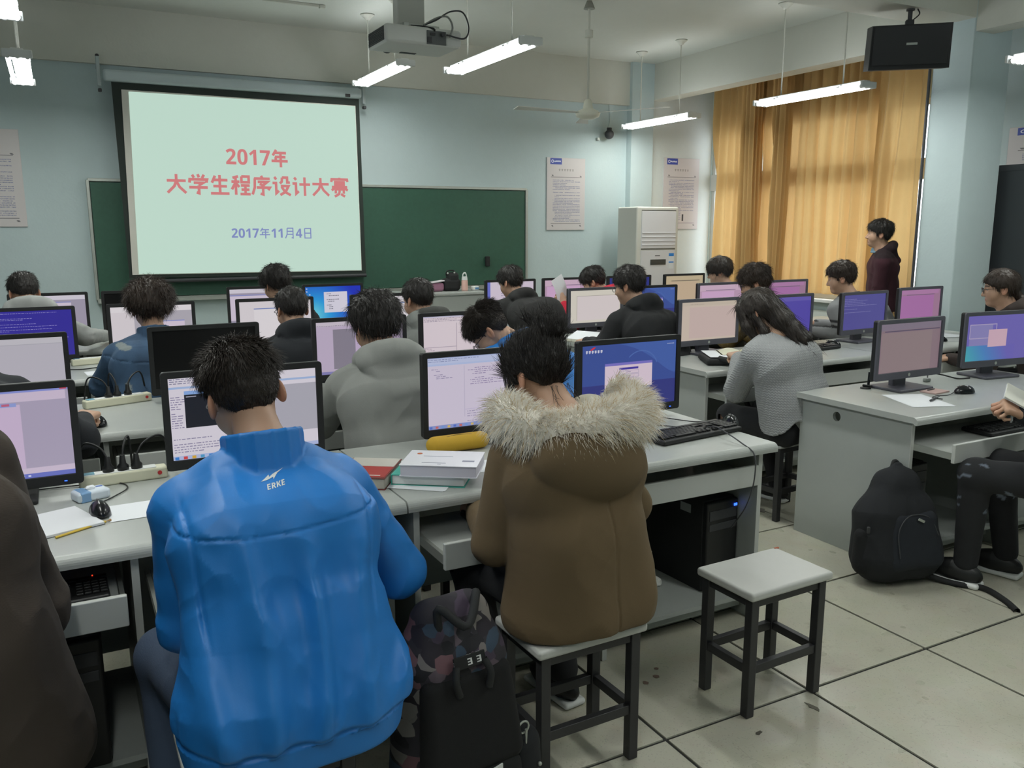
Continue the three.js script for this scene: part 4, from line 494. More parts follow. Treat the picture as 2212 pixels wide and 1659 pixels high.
{ // girl's books
  const t1 = thing('book', 'thick teal-edged textbook under the white book on the girl desk', 'book', [1.06, DT, -2.56], -0.62); part('page_block', [rbox(0.24, 0.03, 0.175, 0.002, 0, 0.019, 0, 1)], mat('#d9dcda', 0.8), t1); part('cover', [box(0.245, 0.003, 0.18, 0, 0.0355, 0), box(0.245, 0.003, 0.18, 0, 0.0015, 0), box(0.003, 0.034, 0.18, -0.122, 0.0185, 0)], mat('#4bb6a6', 0.45), t1); part('cover_print', [box(0.1, 0.001, 0.06, -0.05, 0.0375, 0.02)], mat('#37456e', 0.5), t1);
  sheets('paper_sheet', 1.00, -2.54, 0.21, 0.16, -0.7, 2, 'white sheet sticking out under the teal textbook');
  const t2 = thing('book', 'large white paperback on top of the book pile', 'book', [1.083, DT + 0.037, -2.53], -0.6); part('page_block', [rbox(0.25, 0.034, 0.185, 0.002, 0, 0.019, 0, 1)], mat('#d4d2de', 0.8), t2); part('cover', [rbox(0.256, 0.003, 0.19, 0.001, 0, 0.0375, 0, 1), box(0.256, 0.0025, 0.19, 0, 0.0012, 0)], mat('#e6e6ee', 0.35), t2); part('cover_print', [cyl(0.009, 0.009, 0.0006, -0.09, 0.0393, -0.05, 16)], mat('#c4683c', 0.5), t2); for (const q of [[0.04, 0.0006, 0.014, 0.09, 0.0393, 0.03], [0.08, 0.0006, 0.003, -0.02, 0.0393, 0.06], [0.012, 0.0006, 0.004, 0.0, 0.0393, 0.075], [0.1, 0.0006, 0.002, -0.02, 0.0393, -0.02]]) part('cover_print', [box(...q)], mat('#8d8fa2', 0.6), t2);
  const t3 = thing('book', 'red-covered thick book beside the blue jacket sleeve', 'book', [0.865, DT, -2.66], -0.6); part('page_block', [rbox(0.17, 0.034, 0.23, 0.002, 0, 0.02, 0, 1)], mat('#b7b2a6', 0.8), t3); part('cover', [box(0.174, 0.003, 0.235, 0, 0.0385, 0), box(0.174, 0.003, 0.235, 0, 0.0015, 0)], mat('#7c3a36', 0.5), t3); part('cover_panel', [box(0.165, 0.001, 0.12, 0, 0.0405, 0.045)], mat('#b23c38', 0.4), t3); part('cover_panel', [box(0.165, 0.001, 0.1, 0, 0.0405, -0.068)], mat('#c7c3ba', 0.5), t3); for (const q of [[0.03, 0.001, 0.012, -0.05, 0.0412, 0.0], [0.09, 0.001, 0.008, 0.02, 0.0412, 0.09]]) part('cover_print', [box(...q)], mat('#e2dcd4', 0.5), t3);
  const t4 = thing('booklet', 'white booklet lying behind the book pile on the girl desk', 'booklet', [0.99, DT, -2.74], -0.2); part('cover', [rbox(0.15, 0.01, 0.12, 0.002, 0, 0.005, 0, 1)], mat('#dcdde2', 0.6), t4);
  const t5 = sheets('paper_sheet', 1.27, -2.62, 0.2, 0.15, -0.25, 1, 'white sheet right of the book pile beside the girl sleeve'); void t5;
  const p = thing('pencil_case', 'mustard yellow fabric pencil case in front of the girl monitor', 'pencil case', [1.285, DT, -2.855], 0.0); part('case_body', [new THREE.CapsuleGeometry(0.034, 0.19, 8, 18).rotateZ(Math.PI / 2).scale(1, 0.95, 1.0).translate(0, 0.033, 0)], mat('#c8a02e', 0.75, { bumpMap: rep(weave, 4, 4), bump: 0.0006 }), p); part('zip', [tube([[-0.1, 0.055, 0.02], [0, 0.064, 0.006], [0.1, 0.055, 0.02]], 0.003, 12)], mat('#8a6f22', 0.5), p); part('zip_pull', [rbox(0.02, 0.005, 0.008, 0.002, 0.115, 0.045, 0.026)], M.alu, p);
}
{ // right front desk
  const s = sheets('paper_sheet', 3.65, -2.655, 0.21, 0.297, -0.42, 2, 'white paper sheets with a pen on the right front desk'); void s;
  const p = thing('pen', 'grey felt pen lying on the white sheets of the right front desk', 'pen', [3.735, DT + 0.006, -2.62], 0.35); part('barrel', [cyl(0.0055, 0.0055, 0.08, 0, 0, 0, 10).rotateZ(Math.PI / 2).translate(-0.03, 0.003, 0)], M.darkGrey, p); part('grip', [cyl(0.004, 0.0035, 0.06, 0, 0, 0, 10).rotateZ(Math.PI / 2).translate(0.04, 0.003, 0)], mat('#6f7375', 0.4), p);
  const n = thing('notepad', 'small pink notepad under the mauve monitor', 'notepad', [3.92, DT, -2.755], 0.1); part('pages', [rbox(0.13, 0.008, 0.085, 0.002, 0, 0.004, 0, 1)], mat('#c2a6a0', 0.7), n); part('pen_loop', [cyl(0.003, 0.003, 0.06, 0, 0, 0, 8).rotateZ(Math.PI / 2).translate(0, 0.011, -0.02)], M.darkGrey, n);
  const a = thing('antenna', 'small black stick antenna on a disc at the corner of the right front desk', 'antenna', [3.72, DT, -3.0], 0.3); part('disc', [cyl(0.026, 0.028, 0.006, -0.03, 0.003, 0, 20)], M.black, a); part('stick', [cyl(0.008, 0.006, 0.075, 0.0, 0.045, 0).rotateZ(-0.15)], M.blackGloss, a); part('hinge', [rbox(0.012, 0.012, 0.05, 0.004, -0.01, 0.012, 0)], M.black, a);
  const c = thing('cable', 'black cable with a loose white plug beside the violet desktop monitor', 'cable', [4.25, DT, -3.0]); part('cord', [tube([[-0.08, 0.004, 0.02], [0.0, 0.03, -0.03], [0.07, 0.02, 0.0], [0.12, 0.004, 0.06], [0.2, 0.004, 0.08]], 0.004, 24)], M.cable, c); part('plug', [rbox(0.04, 0.02, 0.025, 0.006, -0.1, 0.01, 0.03)], mat('#8f9490', 0.5), c);
}
{ // sweater girl's desk: open book, sheets, shoulder bag under them
  const b = thing('book', 'open book with cream pages in front of the grey sweater girl', 'book', [3.80, DT + 0.045, -4.03], -0.55);
  const pg = (s) => { const g = new THREE.PlaneGeometry(0.15, 0.22, 12, 2).rotateX(-Math.PI / 2).translate(s * 0.076, 0, 0); const p = g.attributes.position; for (let k = 0; k < p.count; k++) { const e = Math.abs(p.getX(k)) / 0.15; p.setY(k, 0.018 * Math.sin(Math.PI * Math.min(1, e * 1.15)) * 0.9 + 0.004); } g.computeVertexNormals(); return g; };
  part('page', [pg(-1)], mat('#dcdcc6', 0.8, { double: true }), b); part('page', [pg(1)], mat('#dfdfca', 0.8, { double: true }), b); part('page_block', [rbox(0.148, 0.012, 0.218, 0.002, 0.076, 0.002, 0, 1), rbox(0.148, 0.008, 0.218, 0.002, -0.076, 0.0, 0, 1)], mat('#c9c9ae', 0.8), b);
  sheets('paper_sheet', 3.66, -4.06, 0.21, 0.3, -0.5, 2, 'white sheets left of the open book on the shoulder bag', 'paper', DT + 0.047);
  sheets('paper_sheet', 4.02, -4.08, 0.2, 0.15, 0.3, 1, 'white sheet under the writing hand of the grey sweater girl');
  const g = thing('shoulder_bag', 'flat black shoulder bag with straps hanging over the right second row desk', 'bag', [3.68, DT, -4.0], -0.5); part('bag_body', [rbox(0.36, 0.042, 0.28, 0.018, 0, 0.021, 0, 3)], M.blackMatte, g);
  part('strap', [new THREE.TubeGeometry(new THREE.CatmullRomCurve3([[-0.1, 0.045, 0.12], [-0.04, 0.035, 0.24], [-0.01, -0.02, 0.3], [0.03, -0.2, 0.32], [0.1, -0.3, 0.3]].map((q) => V(...q))), 30, 0.016, 5).scale(1, 1, 1)], M.blackMatte, g); part('strap', [new THREE.TubeGeometry(new THREE.CatmullRomCurve3([[0.1, 0.045, 0.1], [0.15, 0.035, 0.2], [0.18, -0.02, 0.25], [0.2, -0.16, 0.26], [0.16, -0.28, 0.27], [0.1, -0.3, 0.3]].map((q) => V(...q))), 30, 0.015, 5)], M.blackMatte, g); part('red_tag', [rbox(0.02, 0.006, 0.012, 0.002, -0.16, 0.03, 0.13)], M.red, g); part('buckle', [rbox(0.03, 0.008, 0.02, 0.002, 0.15, 0.04, 0.19)], M.alu, g);
}
{ const b = thing('book', 'open white booklet at the left end of the right third row desk', 'book', [3.42, DT, -5.27], 0.5); part('page_block', [rbox(0.17, 0.02, 0.24, 0.004, 0, 0.012, 0, 2)], mat('#dcdccd', 0.8), b); part('page', [rbox(0.17, 0.003, 0.24, 0.001, 0, 0.0, 0, 1).rotateZ(0.25).translate(-0.0, 0.045, 0)], M.paper, b);
  const h = thing('headset', 'black curved headset lying beside the white booklet', 'headset', [3.56, DT, -5.2], 0.4); part('band', [new THREE.TorusGeometry(0.07, 0.012, 8, 24, Math.PI).translate(0, 0.0, 0)], M.blackMatte, h); part('ear_cushion', [cyl(0.03, 0.03, 0.03, 0, 0, 0, 16).rotateZ(Math.PI / 2).translate(0.07, 0.03, 0)], M.black, h); part('ear_cushion', [cyl(0.03, 0.03, 0.03, 0, 0, 0, 16).rotateZ(Math.PI / 2).translate(-0.07, 0.03, 0)], M.black, h);
  const q = thing('book', 'white closed book beside the dark mouse near the striped top', 'book', [5.38, DT, -5.22], 0.2); part('page_block', [rbox(0.17, 0.03, 0.23, 0.002, 0, 0.016, 0, 1)], mat('#cfd2d2', 0.8), q); part('cover', [box(0.175, 0.003, 0.235, 0, 0.033, 0), box(0.175, 0.003, 0.235, 0, 0.0015, 0)], mat('#a7abad', 0.5), q);
  const w = thing('book', 'white book in front of the magenta monitor', 'book', [5.86, DT, -4.08], -0.2); part('page_block', [rbox(0.2, 0.03, 0.24, 0.002, 0, 0.016, 0, 1)], mat('#d9dcdc', 0.8), w); part('cover', [box(0.205, 0.003, 0.245, 0, 0.033, 0), box(0.205, 0.003, 0.245, 0, 0.0015, 0)], mat('#b9bdbf', 0.5), w);
  const p2 = sheets('paper_sheet', 4.62, -5.4, 0.2, 0.28, 0.1, 2, 'white sheets right of the blue start-screen monitor, third row'); void p2; sheets('paper_sheet', 0.19, -5.47, 0.2, 0.16, 0.1, 1, 'white sheet left of the denim jacket elbow'); sheets('paper_sheet', 1.17, -4.1, 0.2, 0.15, 0.05, 1, 'white sheet left of the grey hoodie elbow');
  const k2 = thing('cable', 'black cable lying on the third row desk left of the denim jacket', 'cable', [0.1, DT, -5.68]); part('cord', [tube([[-0.15, 0.004, 0.0], [-0.02, 0.004, 0.05], [0.06, 0.004, 0.02], [0.16, 0.004, 0.06], [0.24, 0.004, 0.02]], 0.003, 30)], M.cable, k2);
  const k3 = thing('cable', 'black cable from the keyboard falling over the front desk edge', 'cable', [2.3, DT, -2.45]); part('cord', [tube([[-0.28, 0.003, -0.34], [-0.1, 0.003, -0.37], [0.0, 0.003, -0.25], [0.02, 0.03, -0.15], [0.0, 0.028, -0.06], [-0.01, 0.006, 0.05], [0.0, -0.02, 0.1], [0.005, -0.12, 0.105], [0.01, -0.25, 0.06], [0.015, -0.36, -0.02]], 0.0028, 60)], mat('#4a4c4e', 0.5), k3);
}
// ---------- PC towers ----------
function tower(x, y, z, turn, label, led) {
  const t = thing('computer_tower', label, 'computer', [x, y, z], turn); const w = 0.175, h = 0.385, d = 0.4;
  part('case', [rbox(w, h, d, 0.006, 0, h / 2, 0, 2)], M.blackMatte, t); part('front_panel', [rbox(w * 0.98, h * 0.98, 0.03, 0.008, 0, h / 2, d / 2 + 0.008, 2)], M.black, t); part('drive_bay', [rbox(w * 0.85, 0.042, 0.004, 0.002, 0, h - 0.06, d / 2 + 0.024, 1), rbox(w * 0.85, 0.03, 0.004, 0.002, 0, h - 0.11, d / 2 + 0.024, 1)], M.darkGrey, t);
  part('round_badge', [new THREE.TorusGeometry(0.014, 0.0025, 8, 20).translate(0.02, 0.1, d / 2 + 0.025), box(0.003, 0.018, 0.003, 0.017, 0.101, d / 2 + 0.025), box(0.003, 0.018, 0.003, 0.024, 0.098, d / 2 + 0.025)], M.alu, t);
  for (const q of [[0.002, 0.035, 0.06, -w / 2 - 0.001, h - 0.05, 0.1], [0.002, 0.03, 0.04, -w / 2 - 0.001, 0.06, -0.12]]) part('side_label', [box(...q)], mat('#9fa3a5', 0.6), t);
  if (led) part('power_light', [box(0.016, 0.01, 0.003, w / 2 - 0.02, h - 0.03, d / 2 + 0.025)], M.ledBlue, t);
  return t;
}
tower(2.28, 0.114, -2.72, 0.06, 'black computer tower with a blue light under the front desk right end', true);
tower(-0.07, 0.114, -2.62, 0.0, 'black computer tower in the dark below the brown coat keyboard');
tower(0.75, 0.114, -2.66, 0.0, 'black computer tower under the desk behind the blue jacket sleeve');
tower(3.44, 0.114, -2.7, 0.0, 'black computer tower under the right front desk');
{ const p = thing('crumpled_paper', 'crumpled white tissue on the shelf beside the computer tower', 'paper', [2.08, 0.114, -2.66]); const g = new THREE.IcosahedronGeometry(0.032, 2); const a = g.attributes.position; for (let i = 0; i < a.count; i++) { const k = 0.75 + 0.5 * vnoise(a.getX(i) * 60, a.getY(i) * 60, a.getZ(i) * 60); a.setXYZ(i, a.getX(i) * k, a.getY(i) * k * 0.7 + 0.018, a.getZ(i) * k); } g.computeVertexNormals(); part('wad', [g], mat('#dcdcd6', 0.8), p); }

// ---------- people: distance fields meshed with surface nets ----------
function cap(a, b, ra, rb = ra, u = null, ha = 0, hb = ha) { const dx = b.x - a.x, dy = b.y - a.y, dz = b.z - a.z; return { t: 0, ax: a.x, ay: a.y, az: a.z, dx, dy, dz, il: 1 / Math.max(1e-9, dx * dx + dy * dy + dz * dz), ra, dr: rb - ra, ux: u ? u.x : 0, uy: u ? u.y : 0, uz: u ? u.z : 0, ha, dh: hb - ha, h: !!u }; }
function ell(c, r, q) { let m = null; if (q) { const M4 = new THREE.Matrix4().makeRotationFromQuaternion(q.clone().invert()); m = M4.elements; } return { t: 1, cx: c.x, cy: c.y, cz: c.z, rx: r[0], ry: r[1], rz: r[2], m }; }
function pd(p, x, y, z) {
  if (p.t === 0) {
    let qx = x - p.ax, qy = y - p.ay, qz = z - p.az; let t = (qx * p.dx + qy * p.dy + qz * p.dz) * p.il; t = t < 0 ? 0 : t > 1 ? 1 : t; qx -= t * p.dx; qy -= t * p.dy; qz -= t * p.dz;
    if (p.h) { const h = p.ha + t * p.dh; let s = qx * p.ux + qy * p.uy + qz * p.uz; s = s < -h ? -h : s > h ? h : s; qx -= s * p.ux; qy -= s * p.uy; qz -= s * p.uz; }
    return Math.sqrt(qx * qx + qy * qy + qz * qz) - (p.ra + t * p.dr);
  }
  let qx = x - p.cx, qy = y - p.cy, qz = z - p.cz; if (p.m) { const e = p.m; [qx, qy, qz] = [e[0] * qx + e[4] * qy + e[8] * qz, e[1] * qx + e[5] * qy + e[9] * qz, e[2] * qx + e[6] * qy + e[10] * qz]; }
  const a = qx / p.rx, b = qy / p.ry, c = qz / p.rz, k0 = Math.sqrt(a * a + b * b + c * c), e = a / p.rx, f = b / p.ry, g = c / p.rz, k1 = Math.sqrt(e * e + f * f + g * g);
  return k1 < 1e-9 ? -Math.min(p.rx, p.ry, p.rz) : k0 * (k0 - 1) / k1;
}
const smin = (a, b, k) => { const h = k - Math.abs(a - b); return h > 0 ? Math.min(a, b) - h * h / (4 * k) : Math.min(a, b); };
const smax = (a, b, k) => -smin(-a, -b, k);
const uni = (ps, k) => (x, y, z) => { let d = 1e3; for (let i = 0; i < ps.length; i++) d = smin(d, pd(ps[i], x, y, z), k); return d; };
function boundsOf(ps, m) { const lo = [1e9, 1e9, 1e9], hi = [-1e9, -1e9, -1e9]; const ad = (x, y, z, r) => { [x, y, z].forEach((v, i) => { lo[i] = Math.min(lo[i], v - r - m); hi[i] = Math.max(hi[i], v + r + m); }); }; for (const p of ps) { if (p.t === 0) { const w = Math.max(p.ha, p.ha + p.dh); ad(p.ax, p.ay, p.az, p.ra + w); ad(p.ax + p.dx, p.ay + p.dy, p.az + p.dz, p.ra + p.dr + w); } else ad(p.cx, p.cy, p.cz, Math.max(p.rx, p.ry, p.rz)); } return [lo, hi]; }
const CO = []; for (let i = 0; i < 8; i++) CO.push([i & 1, (i >> 1) & 1, (i >> 2) & 1]);
function nets(f, [lo, hi], cell, o = {}) {
  const n = [0, 1, 2].map((i) => Math.max(4, Math.ceil((hi[i] - lo[i]) / cell) + 1)), [nx, ny, nz] = n, v = new Float32Array(nx * ny * nz), B = 4, far = B * cell * 0.9 * 1.35 + (o.margin ?? 0.02);
  for (let bz = 0; bz < nz; bz += B) for (let by = 0; by < ny; by += B) for (let bx = 0; bx < nx; bx += B) {
    const c = f(lo[0] + (bx + 1.5) * cell, lo[1] + (by + 1.5) * cell, lo[2] + (bz + 1.5) * cell), skip = Math.abs(c) > far;
    for (let z = bz; z < Math.min(nz, bz + B); z++) for (let y = by; y < Math.min(ny, by + B); y++) for (let x = bx; x < Math.min(nx, bx + B); x++) v[x + nx * (y + ny * z)] = skip ? c : f(lo[0] + x * cell, lo[1] + y * cell, lo[2] + z * cell);
  }
  const id = new Int32Array(nx * ny * nz).fill(-1), pos = [], idx = [];
  const E = [[0, 1], [0, 2], [0, 4], [1, 3], [1, 5], [2, 3], [2, 6], [3, 7], [4, 5], [4, 6], [5, 7], [6, 7]], off = CO.map(([a, b, c]) => a + nx * (b + ny * c));
  for (let z = 0; z < nz - 1; z++) for (let y = 0; y < ny - 1; y++) for (let x = 0; x < nx - 1; x++) {
    const b = x + nx * (y + ny * z); let mask = 0; for (let i = 0; i < 8; i++) if (v[b + off[i]] < 0) mask |= 1 << i; if (mask === 0 || mask === 255) continue;
    let px = 0, py = 0, pz = 0, k = 0; for (const [i, j] of E) { const s = (mask >> i) & 1, t = (mask >> j) & 1; if (s === t) continue; const A = v[b + off[i]], C = v[b + off[j]], w = A / (A - C); px += CO[i][0] + w * (CO[j][0] - CO[i][0]); py += CO[i][1] + w * (CO[j][1] - CO[i][1]); pz += CO[i][2] + w * (CO[j][2] - CO[i][2]); k++; }
    id[b] = pos.length / 3; pos.push(lo[0] + (x + px / k) * cell, lo[1] + (y + py / k) * cell, lo[2] + (z + pz / k) * cell);
  }
  const quad = (a, b, c, d, flip) => { if (a < 0 || b < 0 || c < 0 || d < 0) return; flip ? idx.push(a, b, c, a, c, d) : idx.push(a, c, b, a, d, c); };
  const sx = 1, sy = nx, sz = nx * ny;
  for (let z = 1; z < nz - 1; z++) for (let y = 1; y < ny - 1; y++) for (let x = 1; x < nx - 1; x++) {
    const b = x + sy * y + sz * z, s = v[b] < 0;
    if (s !== v[b + sx] < 0) quad(id[b], id[b - sy], id[b - sy - sz], id[b - sz], s); // edges along x
    if (s !== v[b + sy] < 0) quad(id[b], id[b - sz], id[b - sz - sx], id[b - sx], s);
    if (s !== v[b + sz] < 0) quad(id[b], id[b - sx], id[b - sx - sy], id[b - sy], s);
  }
  const nv = pos.length / 3, P = new Float32Array(pos), N = new Float32Array(pos.length), e = cell * 0.3;
  for (let i = 0; i < nv; i++) { // one step onto the surface, normal from the gradient
    let x = P[3 * i], y = P[3 * i + 1], z = P[3 * i + 2]; let gx = f(x + e, y, z) - f(x - e, y, z), gy = f(x, y + e, z) - f(x, y - e, z), gz = f(x, y, z + e) - f(x, y, z - e); const l = Math.hypot(gx, gy, gz) || 1; gx /= l; gy /= l; gz /= l; const d = clamp(f(x, y, z) / Math.max(0.3, l / (2 * e)), -cell * 0.5, cell * 0.5); P[3 * i] = x - gx * d; P[3 * i + 1] = y - gy * d; P[3 * i + 2] = z - gz * d; N[3 * i] = gx; N[3 * i + 1] = gy; N[3 * i + 2] = gz;
  }
  const g = new THREE.BufferGeometry(); g.setAttribute('position', new THREE.BufferAttribute(P, 3)); g.setAttribute('normal', new THREE.BufferAttribute(N, 3)); const uv = new Float32Array(nv * 2); for (let i = 0; i < nv; i++) { uv[2 * i] = P[3 * i] * 0.92 + P[3 * i + 2] * 0.4; uv[2 * i + 1] = P[3 * i + 1]; } g.setAttribute('uv', new THREE.BufferAttribute(uv, 2));
  if (o.color) { const c = new Float32Array(nv * 3); for (let i = 0; i < nv; i++) c.set(o.color(P[3 * i], P[3 * i + 1], P[3 * i + 2], N[3 * i], N[3 * i + 1], N[3 * i + 2]), 3 * i); g.setAttribute('color', new THREE.BufferAttribute(c, 3)); }
  if (nv < 3) throw new Error('empty field'); g.setIndex(idx); return g;
}
const SKIN = [0.52, 0.315, 0.215];
// head: faces -Z, eyes near y = 0
const headField = (() => {
  const base = [[ell(V(0, 0.026, 0.012), [0.075, 0.087, 0.093]), 0.02], [ell(V(0, -0.03, -0.028), [0.06, 0.083, 0.062]), 0.035], [ell(V(0, -0.09, -0.055), [0.032, 0.026, 0.034]), 0.03], [ell(V(0.037, -0.034, -0.052), [0.03, 0.032, 0.03]), 0.03], [ell(V(-0.037, -0.034, -0.052), [0.03, 0.032, 0.03]), 0.03], [cap(V(-0.034, 0.026, -0.074), V(0.034, 0.026, -0.074), 0.013), 0.02], [cap(V(0, 0.006, -0.086), V(0, -0.03, -0.104), 0.0085, 0.0125), 0.012], [ell(V(0.012, -0.035, -0.094), [0.009, 0.008, 0.01]), 0.008], [ell(V(-0.012, -0.035, -0.094), [0.009, 0.008, 0.01]), 0.008], [cap(V(-0.02, -0.06, -0.084), V(0.02, -0.06, -0.084), 0.0075), 0.006], [cap(V(-0.017, -0.07, -0.083), V(0.017, -0.07, -0.083), 0.0085), 0.006]];
  const qe = (s) => new THREE.Quaternion().setFromEuler(new THREE.Euler(0.25, s * 0.45, s * 0.12));
  const ears = [1, -1].map((s) => [ell(V(s * 0.081, -0.008, 0.014), [0.0085, 0.031, 0.019], qe(s)), ell(V(s * 0.09, -0.004, 0.009), [0.008, 0.017, 0.009], qe(s))]);
  return (x, y, z) => { let d = 1e3; for (const [p, k] of base) d = smin(d, pd(p, x, y, z), k); const ax = Math.abs(x); d = smax(d, 0.0155 - Math.hypot(ax - 0.031, y - 0.004, z + 0.094), 0.012); d = Math.min(d, Math.hypot(ax - 0.031, y - 0.005, z + 0.0715) - 0.0125); const lid = Math.hypot((ax - 0.031) * 0.85, y - 0.0115, z + 0.0725) - 0.0115; d = smin(d, lid, 0.004); d = smin(d, pd(cap(V(0, -0.08, 0.012), V(0, -0.15, 0.03), 0.052, 0.055), x, y, z), 0.03); const e = x > 0 ? ears[0] : ears[1]; return smin(d, smax(pd(e[0], x, y, z), -pd(e[1], x, y, z), 0.004), 0.008); };
})();
const headColor = (x, y, z) => { const ax = Math.abs(x); let c = [...SKIN]; const n = 0.94 + 0.12 * vnoise(x * 40, y * 40, z * 40); c = c.map((v) => v * n); if (z < -0.06) { const ex = (ax - 0.031) / 0.0125, ey = (y - 0.004) / 0.0048; if (ex * ex + ey * ey < 1 && z > -0.0875) { c = Math.hypot(ax - 0.031, y - 0.004) < 0.0058 ? [0.02, 0.014, 0.01] : [0.6, 0.56, 0.52]; } if (Math.abs(y - 0.031 + (ax - 0.03) ** 2 * 6) < 0.0042 && ax > 0.012 && ax < 0.052) c = [0.05, 0.035, 0.028]; if (Math.abs(y + 0.065) < 0.0105 - ax * ax * 18 && ax < 0.023) c = [0.4, 0.17, 0.14]; } if (ax > 0.078 && y > -0.04) c = [c[0] * 1.08, c[1] * 0.9, c[2] * 0.86]; return c; };
const HB = [[-0.11, -0.16, -0.13], [0.11, 0.13, 0.125]];
const headGeo = {}; const getHead = (cell) => headGeo[cell] || (headGeo[cell] = nets(headField, HB, cell, { color: headColor, margin: 0.012 }));
// right hand: wrist at 0, fingers to -Z, palm to -Y; the left one is its mirror image
const handGeo = {};
function getHand(kind, left) {
  const key = kind + left; if (handGeo[key]) return handGeo[key];
  const curl = { rest: [0.25, 0.45, 0.35], type: [0.15, 0.55, 0.45], grip: [1.0, 1.35, 0.8], mouse: [0.1, 0.3, 0.3] }[kind]; const ps = [], X = V(1, 0, 0);
  ps.push(cap(V(0, 0, 0.03), V(0, 0.002, -0.012), 0.024, 0.023, X, 0.008, 0.014)); ps.push(cap(V(0, 0.002, -0.012), V(0, 0.005, -0.082), 0.0165, 0.0135, X, 0.02, 0.032));
  const L = [[0.043, 0.026, 0.021], [0.047, 0.03, 0.022], [0.043, 0.028, 0.021], [0.034, 0.021, 0.018]];
  L.forEach((seg, i) => { let p = V(-0.031 + 0.0205 * i, 0.005 - (i === 3 ? 0.004 : 0), -0.084 + [0.002, -0.003, 0, 0.01][i]), a = 0; const sp = (i - 1.5) * 0.07; let r = [0.0092, 0.0096, 0.009, 0.0078][i]; seg.forEach((l, j) => { a += curl[j] * (1 + 0.06 * i); const q = p.clone().add(V(Math.sin(sp) * l * (j ? 0.5 : 1), -Math.sin(a) * l, -Math.cos(a) * l)); ps.push(cap(p, q, r, r * 0.92)); r *= 0.92; p = q; }); });
  const g = kind === 'grip' ? 1 : 0; ps.push(cap(V(-0.016, -0.002, -0.015), V(-0.04, -0.01, -0.046), 0.0145, 0.0125)); ps.push(cap(V(-0.04, -0.01, -0.046), V(-0.05 + g * 0.012, -0.015 - g * 0.014, -0.074), 0.0115, 0.0105)); ps.push(cap(V(-0.05 + g * 0.012, -0.015 - g * 0.014, -0.074), V(-0.048 + g * 0.03, -0.02 - g * 0.02, -0.098), 0.0105, 0.0085));
  const G = nets(uni(ps, 0.0065), boundsOf(ps, 0.008), 0.0034, { color: (x, y, z) => SKIN.map((v, i) => v * (z < -0.1 ? [1.04, 0.93, 0.92][i] : 1)), margin: 0.01 });
  if (left) { G.scale(-1, 1, 1); const ix = G.index.array; for (let i = 0; i < ix.length; i += 3) { const t = ix[i]; ix[i] = ix[i + 1]; ix[i + 1] = t; } const N = G.attributes.normal; void N; }
  return (handGeo[key] = G);
}
// ---------- hair, in the head's own axes ----------
const HAIRC = { black: '#262220', brown: '#33271f', dark: '#2a221c' };
const hairMat = {}; for (const k in HAIRC) hairMat[k] = mat(HAIRC[k], 0.5);
const HT = { // thickness nape, side, top; noise; nape line; strands: count, length, lift
  crop: { tn: 0.004, ts: 0.008, tt: 0.02, amp: 0.006, nape: -0.06, n: 1500, len: 0.022, lift: 0.5, front: 0.055 },
  short: { tn: 0.007, ts: 0.013, tt: 0.028, amp: 0.008, nape: -0.07, n: 1800, len: 0.03, lift: 0.35, front: 0.045 },
  fade: { tn: 0.0015, ts: 0.004, tt: 0.022, amp: 0.005, nape: -0.085, n: 6500, len: 0.03, lift: 0.6, front: 0.05, taper: true },
  mop: { tn: 0.01, ts: 0.02, tt: 0.036, amp: 0.012, nape: -0.078, n: 2400, len: 0.04, lift: 0.3, front: 0.03 },
  fluffy: { tn: 0.006, ts: 0.034, tt: 0.05, amp: 0.016, nape: -0.06, n: 3400, len: 0.036, lift: 0.7, front: 0.035 },
  bowl: { tn: 0.016, ts: 0.026, tt: 0.036, amp: 0.006, nape: -0.05, n: 1500, len: 0.035, lift: 0.15, front: 0.02, low: 0.02 },
  bun: { tn: 0.008, ts: 0.012, tt: 0.018, amp: 0.006, nape: -0.085, n: 5200, len: 0.05, lift: 0.12, front: 0.05, up: true },
  long: { tn: 0.02, ts: 0.02, tt: 0.022, amp: 0.005, nape: -0.12, n: 1800, len: 0.06, lift: 0.05, front: 0.045 },
  tied: { tn: 0.012, ts: 0.014, tt: 0.022, amp: 0.005, nape: -0.085, n: 1500, len: 0.04, lift: 0.05, front: 0.05 },
};
